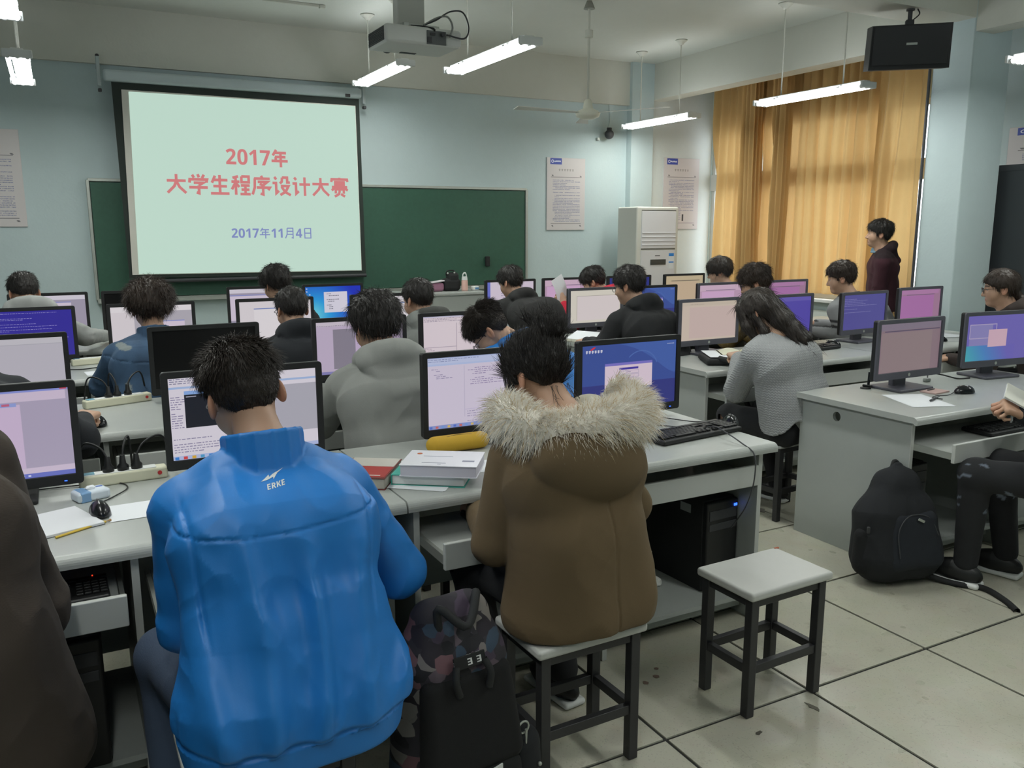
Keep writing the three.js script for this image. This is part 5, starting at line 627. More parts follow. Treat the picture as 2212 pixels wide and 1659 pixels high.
function strands(base, n, seed, dir, len, rad) { // tapered three-sided hairs rooted on a mesh
  const r = rng(seed), p = base.attributes.position, nn = base.attributes.normal, ix = base.index.array, T = ix.length / 3, pos = [], nor = [], idx = [];
  for (let s = 0; s < n; s++) {
    const t = Math.floor(r() * T) * 3; let a = r(), b = r(); if (a + b > 1) { a = 1 - a; b = 1 - b; } const c = 1 - a - b, I = [ix[t], ix[t + 1], ix[t + 2]], W = [c, a, b]; const q = V(0, 0, 0), m = V(0, 0, 0); for (let k = 0; k < 3; k++) { q.addScaledVector(V(p.getX(I[k]), p.getY(I[k]), p.getZ(I[k])), W[k]); m.addScaledVector(V(nn.getX(I[k]), nn.getY(I[k]), nn.getZ(I[k])), W[k]); } m.normalize();
    const R = dir(q, m, r); if (!R) continue; const L = len * (0.55 + 0.8 * r()) * (R.k ?? 1), d = R.d.normalize(), bend = R.bend || V(0, -0.3, 0); const side = V(d.y - d.z, d.z - d.x, d.x - d.y).normalize(), s2 = d.clone().cross(side).normalize(), w = rad * (0.7 + 0.6 * r()), b0 = pos.length / 3;
    for (let k = 0; k < 3; k++) { const u = k / 2.6, ww = w * (1 - u * 0.75); const c0 = q.clone().addScaledVector(d, L * u - 0.002).addScaledVector(bend, L * u * u); for (let e = 0; e < 3; e++) { const an = e * 2.094; const o = side.clone().multiplyScalar(Math.cos(an)).addScaledVector(s2, Math.sin(an)); pos.push(c0.x + o.x * ww, c0.y + o.y * ww, c0.z + o.z * ww); nor.push(o.x, o.y, o.z); } }
    const tip = q.clone().addScaledVector(d, L).addScaledVector(bend, L); pos.push(tip.x, tip.y, tip.z); nor.push(d.x, d.y, d.z);
    for (let k = 0; k < 2; k++) for (let e = 0; e < 3; e++) { const A = b0 + k * 3 + e, B = b0 + k * 3 + (e + 1) % 3; idx.push(A, B, A + 3, B, B + 3, A + 3); } for (let e = 0; e < 3; e++) idx.push(b0 + 6 + e, b0 + 6 + (e + 1) % 3, b0 + 9);
  }
  const g = new THREE.BufferGeometry(); g.setAttribute('position', new THREE.Float32BufferAttribute(pos, 3)); g.setAttribute('normal', new THREE.Float32BufferAttribute(nor, 3)); g.setAttribute('uv', new THREE.Float32BufferAttribute(new Float32Array(pos.length / 3 * 2), 2)); g.setIndex(idx); return g;
}
function joinIndexed(gs) { return mergeGeometries(gs.map((g) => { const q = new THREE.BufferGeometry(); for (const k of ['position', 'normal', 'uv']) q.setAttribute(k, g.attributes[k]); q.setIndex(Array.from(g.index.array)); return q; })); }
const hairGeo = {};
function getHair(type, seed = 1, extra = []) {
  const key = type + seed; if (hairGeo[key]) return hairGeo[key];
  const h = HT[type], E = ell(V(0, 0.028, 0.014), [0.0765, 0.089, 0.0955]), low = h.low || 0;
  const f = (x, y, z) => {
    const ax = Math.abs(x); const vtop = clamp((y - 0.01) / 0.09, 0, 1), vn = clamp((y + 0.07) / 0.08, 0, 1); const T = lerp(lerp(h.tn, h.ts, vn), h.tt, vtop * vtop * (3 - 2 * vtop));
    let d = pd(E, x, y, z) - T - h.amp * (fbm(x * 45 + seed * 7, y * 22, z * 45) - 0.45) * 2 - h.amp * 0.4 * (vnoise(x * 120, y * 40 + seed, z * 120) - 0.5);
    const hl = z < -0.03 ? lerp(h.front, 0.012, clamp((z + 0.09) / 0.06, 0, 1)) - low * 0.5 : z < 0.028 ? (z < -0.012 ? -0.012 : 0.012) - low : lerp(0.0, h.nape, clamp((z - 0.028) / 0.045, 0, 1));
    return smax(d, hl - y + 0.004 * (vnoise(x * 150, seed, z * 150) - 0.5), 0.01);
  };
  let ff = f; if (extra.length) { const u = uni(extra, 0.02); ff = (x, y, z) => smin(f(x, y, z), u(x, y, z) - 0.006 * (fbm(x * 50, y * 18, z * 50) - 0.5) * 2, 0.015); }
  const bb = [[-0.15, -0.14, -0.16], [0.15, 0.19, 0.17]]; if (extra.length) { const [a, b] = boundsOf(extra, 0.02); for (let i = 0; i < 3; i++) { bb[0][i] = Math.min(bb[0][i], a[i]); bb[1][i] = Math.max(bb[1][i], b[i]); } }
  const base = nets(ff, bb, 0.0042, { margin: 0.02 });
  const dir = (q, m, r) => { const d = m.clone().multiplyScalar(h.lift * (q.y > 0.05 ? 1 : 0.45)); const flow = h.up ? V(-q.x * 3, 1, 0.15) : V(q.x * 2.5, -0.75 + (q.y > 0.09 ? 0.6 : 0), q.y > 0.08 ? (q.z > 0.05 ? 0.5 : -0.7) : 0.1); flow.addScaledVector(m, -flow.dot(m)); d.addScaledVector(flow.normalize(), 0.8).add(V((r() - 0.5) * 0.7, (r() - 0.5) * 0.5, (r() - 0.5) * 0.7)); return { d, bend: V(0, h.up ? 0 : -0.25, 0), k: h.taper ? lerp(0.22, 1.1, clamp((q.y - 0.015) / 0.07, 0, 1)) : 1 }; };
  return (hairGeo[key] = joinIndexed([base, strands(base, h.n, seed * 31 + 7, dir, h.len, 0.0011)]));
}
const glassesGeo = merge([...[-1, 1].flatMap((s) => [new THREE.TorusGeometry(0.022, 0.0018, 6, 24).scale(1.05, 0.82, 1).translate(s * 0.031, 0.0, -0.104), tube([[s * 0.053, 0.008, -0.103], [s * 0.076, 0.01, -0.08], [s * 0.081, 0.01, -0.02], [s * 0.082, 0.012, 0.012], [s * 0.082, -0.01, 0.028]], 0.0018, 16, 5)]), tube([[-0.009, 0.004, -0.104], [0, 0.007, -0.107], [0.009, 0.004, -0.104]], 0.0016, 6, 5)]);

const skinMat = mat('#ffffff', 0.5, { vc: true });
const cloth = (hex, bump = 0.0006, rough = 0.9, tex = weave, k = 16) => mat(hex, rough, { bumpMap: rep(tex, k, k), bump });
const ridged = (x, y, z) => { const n = vnoise(x, y, z); return 1 - Math.abs(2 * n - 1); };
function stdFold(amp, s) { return (x, y, z, c) => { let e = 0; if (c && c.arms) for (const a of c.arms) { const q = (x - a.E.x) ** 2 + (y - a.E.y) ** 2 + (z - a.E.z) ** 2; e += Math.exp(-q / 0.012) * (ridged((x - a.E.x) * 6 + y * 24, z * 22 + s, y * 9) - 0.55) * 0.9; } if (c && c.hip) { const low = clamp((c.C7.y - 0.2 - y) / 0.25, 0, 1), u = (x - c.hip.x) * c.rt.x + (z - c.hip.z) * c.rt.z; e += low * 0.7 * (ridged(u * 13 + s + y * 2.5, y * 2.2, s) - 0.5); } return amp * (e + (ridged(x * 9 + s, y * 6 + z * 5, z * 8 + s) - 0.6) * 0.55 + (ridged(x * 17 + s * 3, y * 11 - x * 6, z * 15) - 0.6) * 0.45); }; }
// one person in world coordinates: hip [x, z], head centre, turns; hands and elbows as points
function person(s) {
  const yaw = s.yaw || 0, fw = V(-Math.sin(yaw), 0, -Math.cos(yaw)), rt = V(Math.cos(yaw), 0, -Math.sin(yaw)), up = V(0, 1, 0), sc = s.scale || 1, seat = s.seat ?? 0.443;
  const ad = (p, a = 0, b = 0, c = 0) => p.clone().addScaledVector(rt, a).addScaledVector(up, b).addScaledVector(fw, c); // right, up, forward
  const g = thing('person', s.label, 'person', [s.hip[0], 0, s.hip[1]]); const inv = (q) => q.translate(-s.hip[0], 0, -s.hip[1]);
  const H = V(...s.head), hq = new THREE.Quaternion().setFromEuler(new THREE.Euler(-(s.hp || 0), s.hy ?? yaw, s.hr || 0, 'YXZ')), hm = new THREE.Matrix4().compose(H, hq, V(sc, sc, sc));
  const hp = (x, y, z) => V(x, y, z).applyMatrix4(hm);
  const C7 = hp(0, -0.125, 0.045).add(V(0, -0.035, 0)).addScaledVector(fw, -0.012); const hip = V(s.hip[0], seat + (s.stand ? 0 : 0.085), s.hip[1]);
  const P1 = hip.clone().lerp(C7, 0.35).addScaledVector(fw, -(s.bow ?? 0.03)), P2 = hip.clone().lerp(C7, 0.72).addScaledVector(fw, -(s.bow ?? 0.03) * 1.1), P3 = C7.clone().add(V(0, -0.06, 0)).addScaledVector(fw, 0.01);
  const sw = (s.sw || 0.175) * sc; const S = [-1, 1].map((k) => ad(C7, k * sw, s.shY ?? -0.1, 0.02));
  const defHand = (k) => ad(V(hip.x, 0.69, hip.z), k * 0.13, 0, 0.43); const Wt = [0, 1].map((i) => s.hands && s.hands[i] ? V(...s.hands[i]) : defHand(i ? 1 : -1));
  const arms = [0, 1].map((i) => { const k = i ? 1 : -1, A = S[i], l1 = 0.285 * sc, l2 = 0.25 * sc; let T = Wt[i].clone(); let D = A.distanceTo(T); if (D > (l1 + l2) * 0.985) { T = A.clone().lerp(T, (l1 + l2) * 0.985 / D); D = A.distanceTo(T); } if (s.elbows && s.elbows[i]) { return { A, E: V(...s.elbows[i]), W: T }; } const x = (l1 * l1 - l2 * l2 + D * D) / (2 * D), hgt = Math.sqrt(Math.max(0, l1 * l1 - x * x)), dir = T.clone().sub(A).normalize(); const pole = V(0, -1, 0).addScaledVector(rt, k * (s.spread ?? 0.45)).addScaledVector(fw, -0.35); pole.addScaledVector(dir, -pole.dot(dir)).normalize(); return { A, E: A.clone().addScaledVector(dir, x).addScaledVector(pole, hgt), W: T }; });
  const hipJ = [-1, 1].map((k) => ad(hip, k * 0.085, -0.01, 0.02)); let legs;
  if (s.stand) legs = hipJ.map((j, i) => ({ A: j, K: ad(j, 0, -0.42, 0.02), F: ad(j, (i ? 1 : -1) * 0.02, -j.y + 0.09, 0) })); else legs = hipJ.map((j, i) => { const kn = s.knees && s.knees[i] ? V(...s.knees[i]) : ad(j, (i ? 1 : -1) * 0.07, 0.0, 0.40); kn.y = Math.max(kn.y, seat + 0.065); const f = s.feet && s.feet[i] ? V(...s.feet[i]) : ad(kn, 0, 0, -0.12); f.y = 0.09; return { A: j, K: kn, F: f }; });
  // skin: one slim body under the clothes, with finer head and hands joined on
  const neck = [cap(hp(0, -0.05, 0.02), C7.clone().add(V(0, 0.01, 0)), 0.052 * sc, 0.058 * sc), cap(C7.clone().add(V(0, 0.0, 0)), P3, 0.056, 0.07, rt, 0.01, 0.05)];
  const inner = [cap(hip, P1, 0.09, 0.085, rt, 0.05, 0.05), cap(P1, P2, 0.085, 0.09, rt, 0.05, 0.06), cap(P2, P3, 0.09, 0.06, rt, 0.06, 0.07), ...neck]; for (const a of arms) inner.push(cap(a.A, a.E, 0.04, 0.034), cap(a.E, a.W, 0.036, 0.024)); for (const l of legs) inner.push(cap(l.A, l.K, 0.065, 0.045), cap(l.K, l.F, 0.045, 0.032));
  const bg = [nets(uni(inner, 0.03), boundsOf(inner, 0.02), s.fine ? 0.014 : 0.022, { color: (x, y, z) => SKIN })]; bg.push(getHead(s.fine ? 0.0032 : 0.005).clone().applyMatrix4(hm));
  arms.forEach((a, i) => { const left = i === 0, d = a.W.clone().sub(a.E).normalize(); const ho = s.handDir && s.handDir[i] ? V(...s.handDir[i]).normalize() : d.clone().lerp(fw, 0.45).setY(d.y * 0.4 - 0.03).normalize(); const zx = ho.clone().negate(); let Y = s.handUp && s.handUp[i] ? V(...s.handUp[i]) : V(0, 1, 0).addScaledVector(rt, (i ? 1 : -1) * 0.15); const X = Y.clone().cross(zx).normalize(); Y = zx.clone().cross(X).normalize(); const m = new THREE.Matrix4().makeBasis(X, Y, zx).setPosition(a.W).scale(V(sc, sc, sc)); bg.push(getHand((s.pose && s.pose[i]) || 'type', left).clone().applyMatrix4(m)); });
  const body = new THREE.Mesh(inv(mergeGeometries(bg.map((q) => { const c = new THREE.BufferGeometry(); for (const k of ['position', 'normal', 'uv', 'color']) c.setAttribute(k, q.attributes[k]); c.setIndex(Array.from(q.index.array)); return c; }))), skinMat); body.name = 'body'; body.castShadow = body.receiveShadow = true; g.add(body);
  // upper garment
  const t = s.top, b = t.bulk || 1, tp = [], det = []; const hemP = hip.clone().add(V(0, -0.03, 0));
  tp.push(cap(hemP, P1, 0.125 * b, 0.112 * b, rt, 0.075 * b, 0.07 * b), cap(P1, P2, 0.112 * b, 0.112 * b, rt, 0.07 * b, 0.09 * b), cap(P2, P3, 0.112 * b, 0.075, rt, 0.09 * b, 0.075), cap(ad(S[0], 0.02, 0.012), ad(S[1], -0.02, 0.012), 0.058 * b), cap(ad(C7, -0.03, -0.012, 0.0), ad(S[0], 0.025, 0.02), 0.05, 0.05 * b), cap(ad(C7, 0.03, -0.012, 0.0), ad(S[1], -0.025, 0.02), 0.05, 0.05 * b)); const ap = [];
  for (const a of arms) { const wr = a.W.clone().lerp(a.E, 0.06); ap.push(cap(a.A, a.E, 0.064 * b, 0.056 * b), cap(a.E, wr, 0.055 * b, t.cuff || 0.04)); }
  if (t.more) t.more({ tp, det, hip, P1, P2, P3, C7, S, arms, ad, rt, fw, up, hp, cap, ell });
  if (t.hood) { const hs = t.hood, arc = []; for (let k = 0; k <= 8; k++) { const a = (-125 + 250 * k / 8) * Math.PI / 180; arc.push(ad(C7, Math.sin(a) * 0.095 * hs, 0.062 - 0.04 * (1 - Math.cos(a)) + (t.hoodUp || 0), -0.012 - Math.cos(a) * 0.082 * hs + 0.0)); } for (let k = 0; k < 8; k++) { const w0 = 0.026 + 0.016 * Math.sin(Math.PI * k / 8), w1 = 0.026 + 0.016 * Math.sin(Math.PI * (k + 1) / 8); det.push(cap(arc[k], arc[k + 1], w0 * hs, w1 * hs)); } const lean = t.hoodLean || 0; det.push(cap(ad(C7, 0, 0.02, -0.085 * hs), ad(C7, lean, -0.1 * hs, -0.135 * hs), 0.04 * hs, 0.036 * hs, rt, 0.1 * hs, 0.055 * hs), cap(ad(C7, lean - 0.06 * hs, -0.1 * hs, -0.15 * hs), ad(C7, lean + 0.075 * hs, -0.085 * hs, -0.15 * hs), 0.03 * hs, 0.028 * hs)); }
  if (t.collar) { const n = 12, R = t.collarR || 0.072, hh = t.collar; for (let k = 0; k < n; k++) { const a0 = (-140 + 280 * k / n) * Math.PI / 180, a1 = (-140 + 280 * (k + 1) / n) * Math.PI / 180; const q = (a) => ad(C7, Math.sin(a) * R * 1.05, 0.03 - 0.03 * (1 - Math.cos(a)) * 0.7, -0.0 - Math.cos(a) * R + 0.012); det.push(cap(q(a0), q(a1), 0.0075, 0.0075, up.clone().addScaledVector(fw, 0.25).normalize(), hh / 2, hh / 2)); } }
  const fold = t.fold || stdFold(t.amp ?? 0.011, s.hip[0] * 3 + s.hip[1]); const uTo = uni(tp, 0.045), uAr = uni(ap, 0.022), uT = (x, y, z) => smin(uTo(x, y, z), uAr(x, y, z), t.pit ?? 0.022), uD = det.length ? uni(det, t.hood ? 0.034 : t.detK || 0.004) : null; const hemY = t.hemY ?? (seat + 0.012), nk = cap(hp(0, -0.02, 0.0), C7.clone().add(V(0, 0.03, 0)), 0.062 * sc, t.neckR || 0.064);
  const ctx = { hip, P1, P2, P3, C7, S, arms, ad, rt, fw, H };
  let fT = (x, y, z) => { let d = uT(x, y, z); if (d < 0.1) d -= fold(x, y, z, ctx); d = smax(d, hemY - y + (t.hemF ? t.hemF(x, y, z, ctx) : 0), 0.012); d = smax(d, -pd(nk, x, y, z), 0.008); if (uD) d = smin(d, uD(x, y, z), 0.006); if (t.post) d = t.post(d, x, y, z, ctx); return d; };
  const o = part(t.name || 'jacket', [inv(nets(fT, boundsOf([...tp, ...ap, ...det], 0.03), t.cell || 0.0125, { color: t.color, margin: 0.035 }))], t.mat, g); if (t.partLabel) o.userData.label = t.partLabel;
  // trousers and shoes
  const lp = [cap(hipJ[0], hipJ[1], 0.1, 0.1)]; for (const l of legs) { lp.push(cap(l.A, l.K, 0.09 * (s.legs || 1), 0.066), cap(l.K, V(l.F.x, l.F.y + 0.02, l.F.z), 0.066, 0.05)); } const lf = uni(lp, 0.03), lfold = stdFold(0.006, s.hip[0] * 5);
  part('trousers', [inv(nets((x, y, z) => { let d = lf(x, y, z); if (d < 0.1) d -= lfold(x, y, z); return smax(d, 0.075 - y, 0.008); }, boundsOf(lp, 0.02), s.legCell || 0.016, { color: s.trouserColor }))], s.trousers || pantsBlack, g);
  for (const l of legs) { const a = Math.atan2(-fw.x, -fw.z) + (s.toe || 0); const sh = new THREE.SphereGeometry(1, 20, 14).scale(0.046, 0.06, 0.13); const p = sh.attributes.position; for (let i = 0; i < p.count; i++) { const zz = p.getZ(i); p.setY(i, Math.max(-0.03, p.getY(i)) * (zz < 0 ? 1 + zz * 3.2 : 1)); } sh.computeVertexNormals(); const m = part('shoe', [inv(sh.rotateY(a).translate(l.F.x + fw.x * 0.05, 0.052, l.F.z + fw.z * 0.05))], s.shoes || M.black, g); part('sole', [inv(rbox(0.088, 0.024, 0.25, 0.012, 0, 0, 0, 3).rotateY(a).translate(l.F.x + fw.x * 0.05, 0.013, l.F.z + fw.z * 0.05))], s.soles || M.white, m); }
  const hair = part('hair', [getHair(s.hair[0], s.hair[2] || 1, s.hairExtra || [])], hairMat[s.hair[1]], g); hair.position.copy(H).sub(V(s.hip[0], 0, s.hip[1])); hair.quaternion.copy(hq); hair.scale.setScalar(sc);
  if (s.glasses) { const q = part('glasses', [glassesGeo], M.glasses, g); q.position.copy(hair.position); q.quaternion.copy(hq); q.scale.setScalar(sc); }
  if (s.extra) s.extra(g, { ...ctx, hp, hm, hq, inv, legs, fT, nets, uni });
  if (!s.stand && s.stool !== false) stool(s.stoolAt ? s.stoolAt[0] : s.hip[0], s.stoolAt ? s.stoolAt[1] : s.hip[1], s.stoolTurn ?? (s.stoolAt ? 0 : 0.02), s.stoolLabel || `stool under the ${s.short}`);
  return g;
}
const pantsBlack = cloth('#232427'), pantsDark = cloth('#26292e'), jeans = cloth('#3c4a60', 0.0008);

// ---------- the people in the room ----------
const fabric = { blue: cloth('#1c78c8', 0.0002, 0.5), navy: cloth('#23262b'), black: cloth('#202123'), charcoal: cloth('#2c2c2c'), grey: cloth('#979995', 0.0007), light: cloth('#a3a5a3', 0.0007), denim: cloth('#3a536f', 0.0009), coat: cloth('#68573f', 0.0014, 0.98, feltTex, 6), brown: cloth('#3f362e', 0.0008), knit: mat('#a0a2a3', 0.95, { bumpMap: rep(knit, 9, 9), bump: 0.004 }), maroon: cloth('#41202a'), olive: cloth('#8a7544'), stripe: cloth('#8e9092'), red: cloth('#c92c42'), darkbrown: cloth('#3c3330') };

// 1 blue jacket in the foreground
const sm = (a, b, x) => { const t = clamp((x - a) / (b - a), 0, 1); return t * t * (3 - 2 * t); };
person({
  label: 'boy in a bright blue jacket with a white back emblem, front desk', short: 'boy in the bright blue jacket', hip: [0.37, -1.70], head: [0.358, 1.195, -2.0], yaw: 0.06, hy: 0.0, hp: 0.42, hr: 0.16, fine: true, scale: 0.97, shY: -0.105, bow: 0.035, sw: 0.185, legCell: 0.01,
  hands: [[0.28, 0.70, -2.22], [0.56, 0.70, -2.22]], elbows: [[0.19, 0.70, -1.93], [0.705, 0.715, -1.95]], hair: ['fade', 'dark', 3], glasses: true, trousers: jeans, knees: [[0.155, 0.52, -2.16], [0.54, 0.53, -2.1]], feet: [[0.15, 0.09, -2.04], [0.55, 0.09, -2.05]], stoolAt: [0.33, -1.82],
  top: {
    mat: fabric.blue, bulk: 1.08, cell: 0.0064, collar: 0.085, collarR: 0.08, cuff: 0.042, hemY: 0.5, name: 'jacket',
    more: ({ tp, hip, P1, rt }) => { tp.push(cap(V(hip.x, 0.52, hip.z + 0.01), V(hip.x, 0.6, hip.z + 0.0), 0.136, 0.138, rt, 0.088, 0.088), cap(V(hip.x, 0.6, hip.z), P1, 0.148, 0.128, rt, 0.094, 0.085)); },
    fold: (x, y, z, c) => {
      const back = sm(0.0, 0.08, z - lerp(c.hip.z, c.C7.z, clamp((y - 0.5) / 0.6, 0, 1))); const u = (x - c.hip.x), low = sm(1.03, 0.84, y), mid = sm(0.5, 0.62, y); let d = 0;
      const w = u * 58 + 7 * (vnoise(u * 6, y * 2.6, 3) - 0.5) - (y - 0.62) * u * 40; d += 0.024 * low * mid * (0.45 + 0.9 * vnoise(u * 9 + 4, y * 4, 8)) * (Math.pow(0.5 + 0.5 * Math.sin(w), 1.8) - 0.3) * back; d += 0.004 * low * (ridged(u * 16 + 3, y * 4, 1) - 0.5);
      d += 0.011 * (ridged(u * 7 + y * 5, y * 7 - u * 4, z * 5) - 0.55); d += 0.006 * (ridged(u * 15 - y * 9, y * 13 + u * 8, z * 9 + 4) - 0.55);
      const gather = sm(0.66, 0.565, y) * mid; d += 0.004 * gather * (ridged(u * 34, y * 6, z * 30) - 0.5) * 1.6; d -= 0.010 * Math.exp(-(((y - 0.567) / 0.007) ** 2)); if (y < 0.56) d = 0.004 * (vnoise(u * 6, 1, z * 6) - 0.5) - 0.002;
      const ys = 0.985 - 0.02 * Math.cos(u * 6) + u * 0.02; d -= 0.0035 * back * Math.exp(-(((y - ys) / 0.0035) ** 2)); for (const k of [-1, 1]) { const ex = c.hip.x + k * (0.182 + (y - 0.95) * 0.06); d -= 0.005 * back * sm(0.74, 0.82, y) * Math.exp(-(((x - ex) / 0.006) ** 2)); }
      return d;
    },
  },
  extra: (g, c) => { // printed emblem on the back, laid on the cloth
    const tex = canvasTex(256, 160, (q, w, h) => { q.fillStyle = '#000'; q.fillRect(0, 0, w, h); q.fillStyle = '#fff'; q.beginPath(); q.moveTo(10, 74); q.lineTo(88, 40); q.lineTo(84, 56); q.lineTo(214, 8); q.lineTo(106, 78); q.lineTo(112, 62); q.lineTo(60, 72); q.closePath(); q.fill(); q.font = 'italic bold 62px sans-serif'; q.fillText('ERKE', 28, 146); });
    const W = 0.07, Hh = 0.023, n = 14, pos = [], uv = [], idx = [], cx = c.hip.x + 0.005, cy = 1.052; for (let j = 0; j <= n; j++) for (let i = 0; i <= n; i++) { const u = i / n, v = j / n, x = cx + (u - 0.5) * W, y = cy + (v - 0.5) * Hh + (u - 0.5) * 0.009; let z = -1.4; for (let k = 0; k < 60; k++) { const d = c.fT(x, y, z); if (d < 0.0012) break; z -= d * 0.8; } pos.push(x, y, z); uv.push(u, v); }
    for (let j = 0; j < n; j++) for (let i = 0; i < n; i++) { const a = j * (n + 1) + i, b = a + n + 1; idx.push(a, a + 1, b, a + 1, b + 1, b); } const G = new THREE.BufferGeometry(); G.setAttribute('position', new THREE.Float32BufferAttribute(pos, 3)); G.setAttribute('uv', new THREE.Float32BufferAttribute(uv, 2)); G.setIndex(idx); G.computeVertexNormals(); const m = mat('#d9dcd8', 0.5, { alphaMap: tex }); m.transparent = true; m.alphaTest = 0; tex.colorSpace = THREE.NoColorSpace; part('emblem', [c.inv(G)], m, g);
  },
});
// 2 girl with the fur hood
person({
  label: 'girl in a brown wool coat with a white fur-trimmed hood and messy hair bun', short: 'girl with the fur hood', hip: [1.275, -1.99], head: [1.235, 1.145, -2.17], yaw: 0.12, hy: 0.3, hp: 0.5, hr: 0.0, fine: true, bow: 0.03, sw: 0.165, scale: 0.96,
  hands: [[1.16, 0.665, -2.40], [1.44, 0.67, -2.42]], elbows: [[1.055, 0.68, -2.09], [1.56, 0.70, -2.13]], pose: ['type', 'type'], hair: ['bun', 'black', 5], trousers: pantsBlack, knees: [[1.10, 0.52, -2.36], [1.38, 0.52, -2.38]], stoolAt: [1.25, -1.985], stoolTurn: 0.02,
  hairExtra: (() => { const a = [], r = rng(8); for (let i = 0; i < 11; i++) { const t = i / 11 * 6.283, t2 = t + 1.1, R = 0.024 + r() * 0.012, c = V(0.022, 0.112, 0.088); a.push(cap(V(c.x + Math.cos(t) * R, c.y + (r() - 0.4) * 0.06, c.z + Math.sin(t) * R), V(c.x + Math.cos(t2) * R, c.y + (r() - 0.3) * 0.06, c.z + Math.sin(t2) * R), 0.015 + r() * 0.006, 0.01)); } a.push(cap(V(0.012, 0.085, 0.07), V(0.024, 0.118, 0.092), 0.032, 0.034)); a.push(cap(V(-0.01, 0.135, 0.08), V(-0.035, 0.168, 0.07), 0.013, 0.004), cap(V(0.03, 0.14, 0.09), V(0.055, 0.17, 0.085), 0.012, 0.003), cap(V(0.05, 0.115, 0.095), V(0.07, 0.08, 0.09), 0.012, 0.009)); return a; })(),
  top: {
    mat: fabric.coat, bulk: 1.1, pit: 0.01, cell: 0.0085, cuff: 0.05, hemY: 0.447, name: 'coat', neckR: 0.075, detK: 0.02,
    more: ({ tp, det, hip, C7, P1, rt, ad }) => { tp.push(cap(V(hip.x + 0.0, 0.48, hip.z + 0.0), P1, 0.13, 0.13, rt, 0.105, 0.075)); tp.push(cap(V(hip.x + 0.05, 0.5, hip.z + 0.03), P1, 0.13, 0.12, rt, 0.06, 0.06)); det.push(ell(V(1.262, 0.93, -1.91), [0.19, 0.112, 0.085], new THREE.Quaternion().setFromEuler(new THREE.Euler(0.25, 0, -0.2))), cap(V(1.12, 1.0, -2.02), V(1.13, 0.98, -2.2), 0.045, 0.04), cap(V(1.46, 1.0, -2.02), V(1.42, 0.98, -2.2), 0.045, 0.04)); void C7; void ad; },
    fold: (x, y, z, c) => 0.014 * (ridged(x * 4 + y * 3, y * 3 - x * 5, z * 4) - 0.55) + 0.003 * (ridged(x * 12, y * 10 + x * 7, z * 12) - 0.5) - 0.005 * sm(-0.03, 0.03, z - c.hip.z) * Math.exp(-(((x - (c.hip.x + 0.035 + (y - 0.6) * -0.03)) / 0.005) ** 2)),
  },
  extra: (g, c) => { // fur trim round the hood opening
    const ring = []; for (let k = 0; k <= 26; k++) { const a = (-115 + 230 * k / 26) * Math.PI / 180; const R = a > 0 ? 0.215 : 0.185; ring.push(V(1.275 + Math.sin(a) * R, 1.035 + 0.014 * Math.sin(a * 3 + 0.5) + (a > 0.5 ? 0.04 * sm(0.5, 1.5, a) : 0) + (a < -1 ? 0.01 : 0), -2.06 + Math.cos(a) * 0.15)); }
    const cv = new THREE.CatmullRomCurve3(ring), core = new THREE.TubeGeometry(cv, 60, 0.05, 16); const fm = mat('#fbf6ec', 0.9); const f2 = mat('#dcc7a2', 0.9); const gc = core.clone(); const mk = (n, seed, len, rad) => strands(gc, n, seed, (q, m, r) => { let d = m.clone().multiplyScalar(0.9).add(V((r() - 0.5) * 0.8, (r() - 0.62) * 0.8, (r() - 0.3) * 0.7)); return { d, bend: V((r() - 0.5) * 0.3, -0.3, 0.1) }; }, len, rad);
    const a = part('fur_trim', [c.inv(joinIndexed([core, mk(9500, 5, 0.042, 0.001)]))], fm, g); a.userData.kind = 'stuff'; const b = part('fur_undercoat', [c.inv(mk(1600, 77, 0.048, 0.0011))], f2, g); b.userData.kind = 'stuff';
    part('hood_lining', [c.inv(new THREE.SphereGeometry(1, 24, 14).scale(0.065, 0.04, 0.05).translate(1.37, 1.05, -2.09))], mat('#cfc9b8', 0.9), g);
    part('hair_clip', [c.inv(rbox(0.018, 0.012, 0.012, 0.004, 0, 0, 0).applyMatrix4(new THREE.Matrix4().makeRotationFromQuaternion(c.hq)).translate(...c.hp(0.03, 0.105, 0.098).toArray()))], M.alu, g);
    const w = []; const r = rng(4); for (let i = 0; i < 60; i++) { const x0 = -0.076 - r() * 0.01, z0 = -0.055 + r() * 0.035; w.push(tube([c.hp(x0, 0.03, z0), c.hp(x0 - 0.008, -0.03 - r() * 0.02, z0 - 0.005), c.hp(x0 + 0.002, -0.09, z0 - 0.012 + r() * 0.02), c.hp(x0 + 0.02 * r(), -0.13 - r() * 0.05, z0 - 0.02 + r() * 0.03)], 0.0008, 8, 3)); } for (let i = 0; i < 16; i++) { const a = -0.9 + r() * 1.8; const j = () => (r() - 0.5) * 0.02; w.push(tube([c.hp(Math.sin(a) * 0.06, -0.06, 0.08 + j()), c.hp(Math.sin(a) * 0.065 + j(), -0.09, 0.085 + j()), c.hp(Math.sin(a) * 0.07 + j() * 2, -0.11 - r() * 0.03, 0.09)], 0.0006, 6, 3)); } const ww = part('loose_strands', [c.inv(merge(w))], hairMat.black, g); ww.userData.kind = 'stuff';
  },
});
// 3 brown coat at the left edge
person({ label: 'person in a dark brown padded coat cut off by the left edge', short: 'brown padded coat', hip: [-0.30, -1.93], head: [-0.43, 1.25, -2.2], yaw: 0.1, hp: 0.4, fine: true, sw: 0.215, shY: -0.05, bow: 0.05, hands: [[-0.35, 0.665, -2.45], [-0.17, 0.665, -2.42]], elbows: [[-0.55, 0.72, -2.15], [-0.125, 0.72, -2.14]], hair: ['short', 'black', 2], trousers: pantsDark, stoolAt: [-0.225, -2.05], top: { name: 'coat', mat: fabric.brown, bulk: 1.42, cell: 0.009, cuff: 0.05, hood: 1.0, hemY: 0.45, amp: 0.014 } });
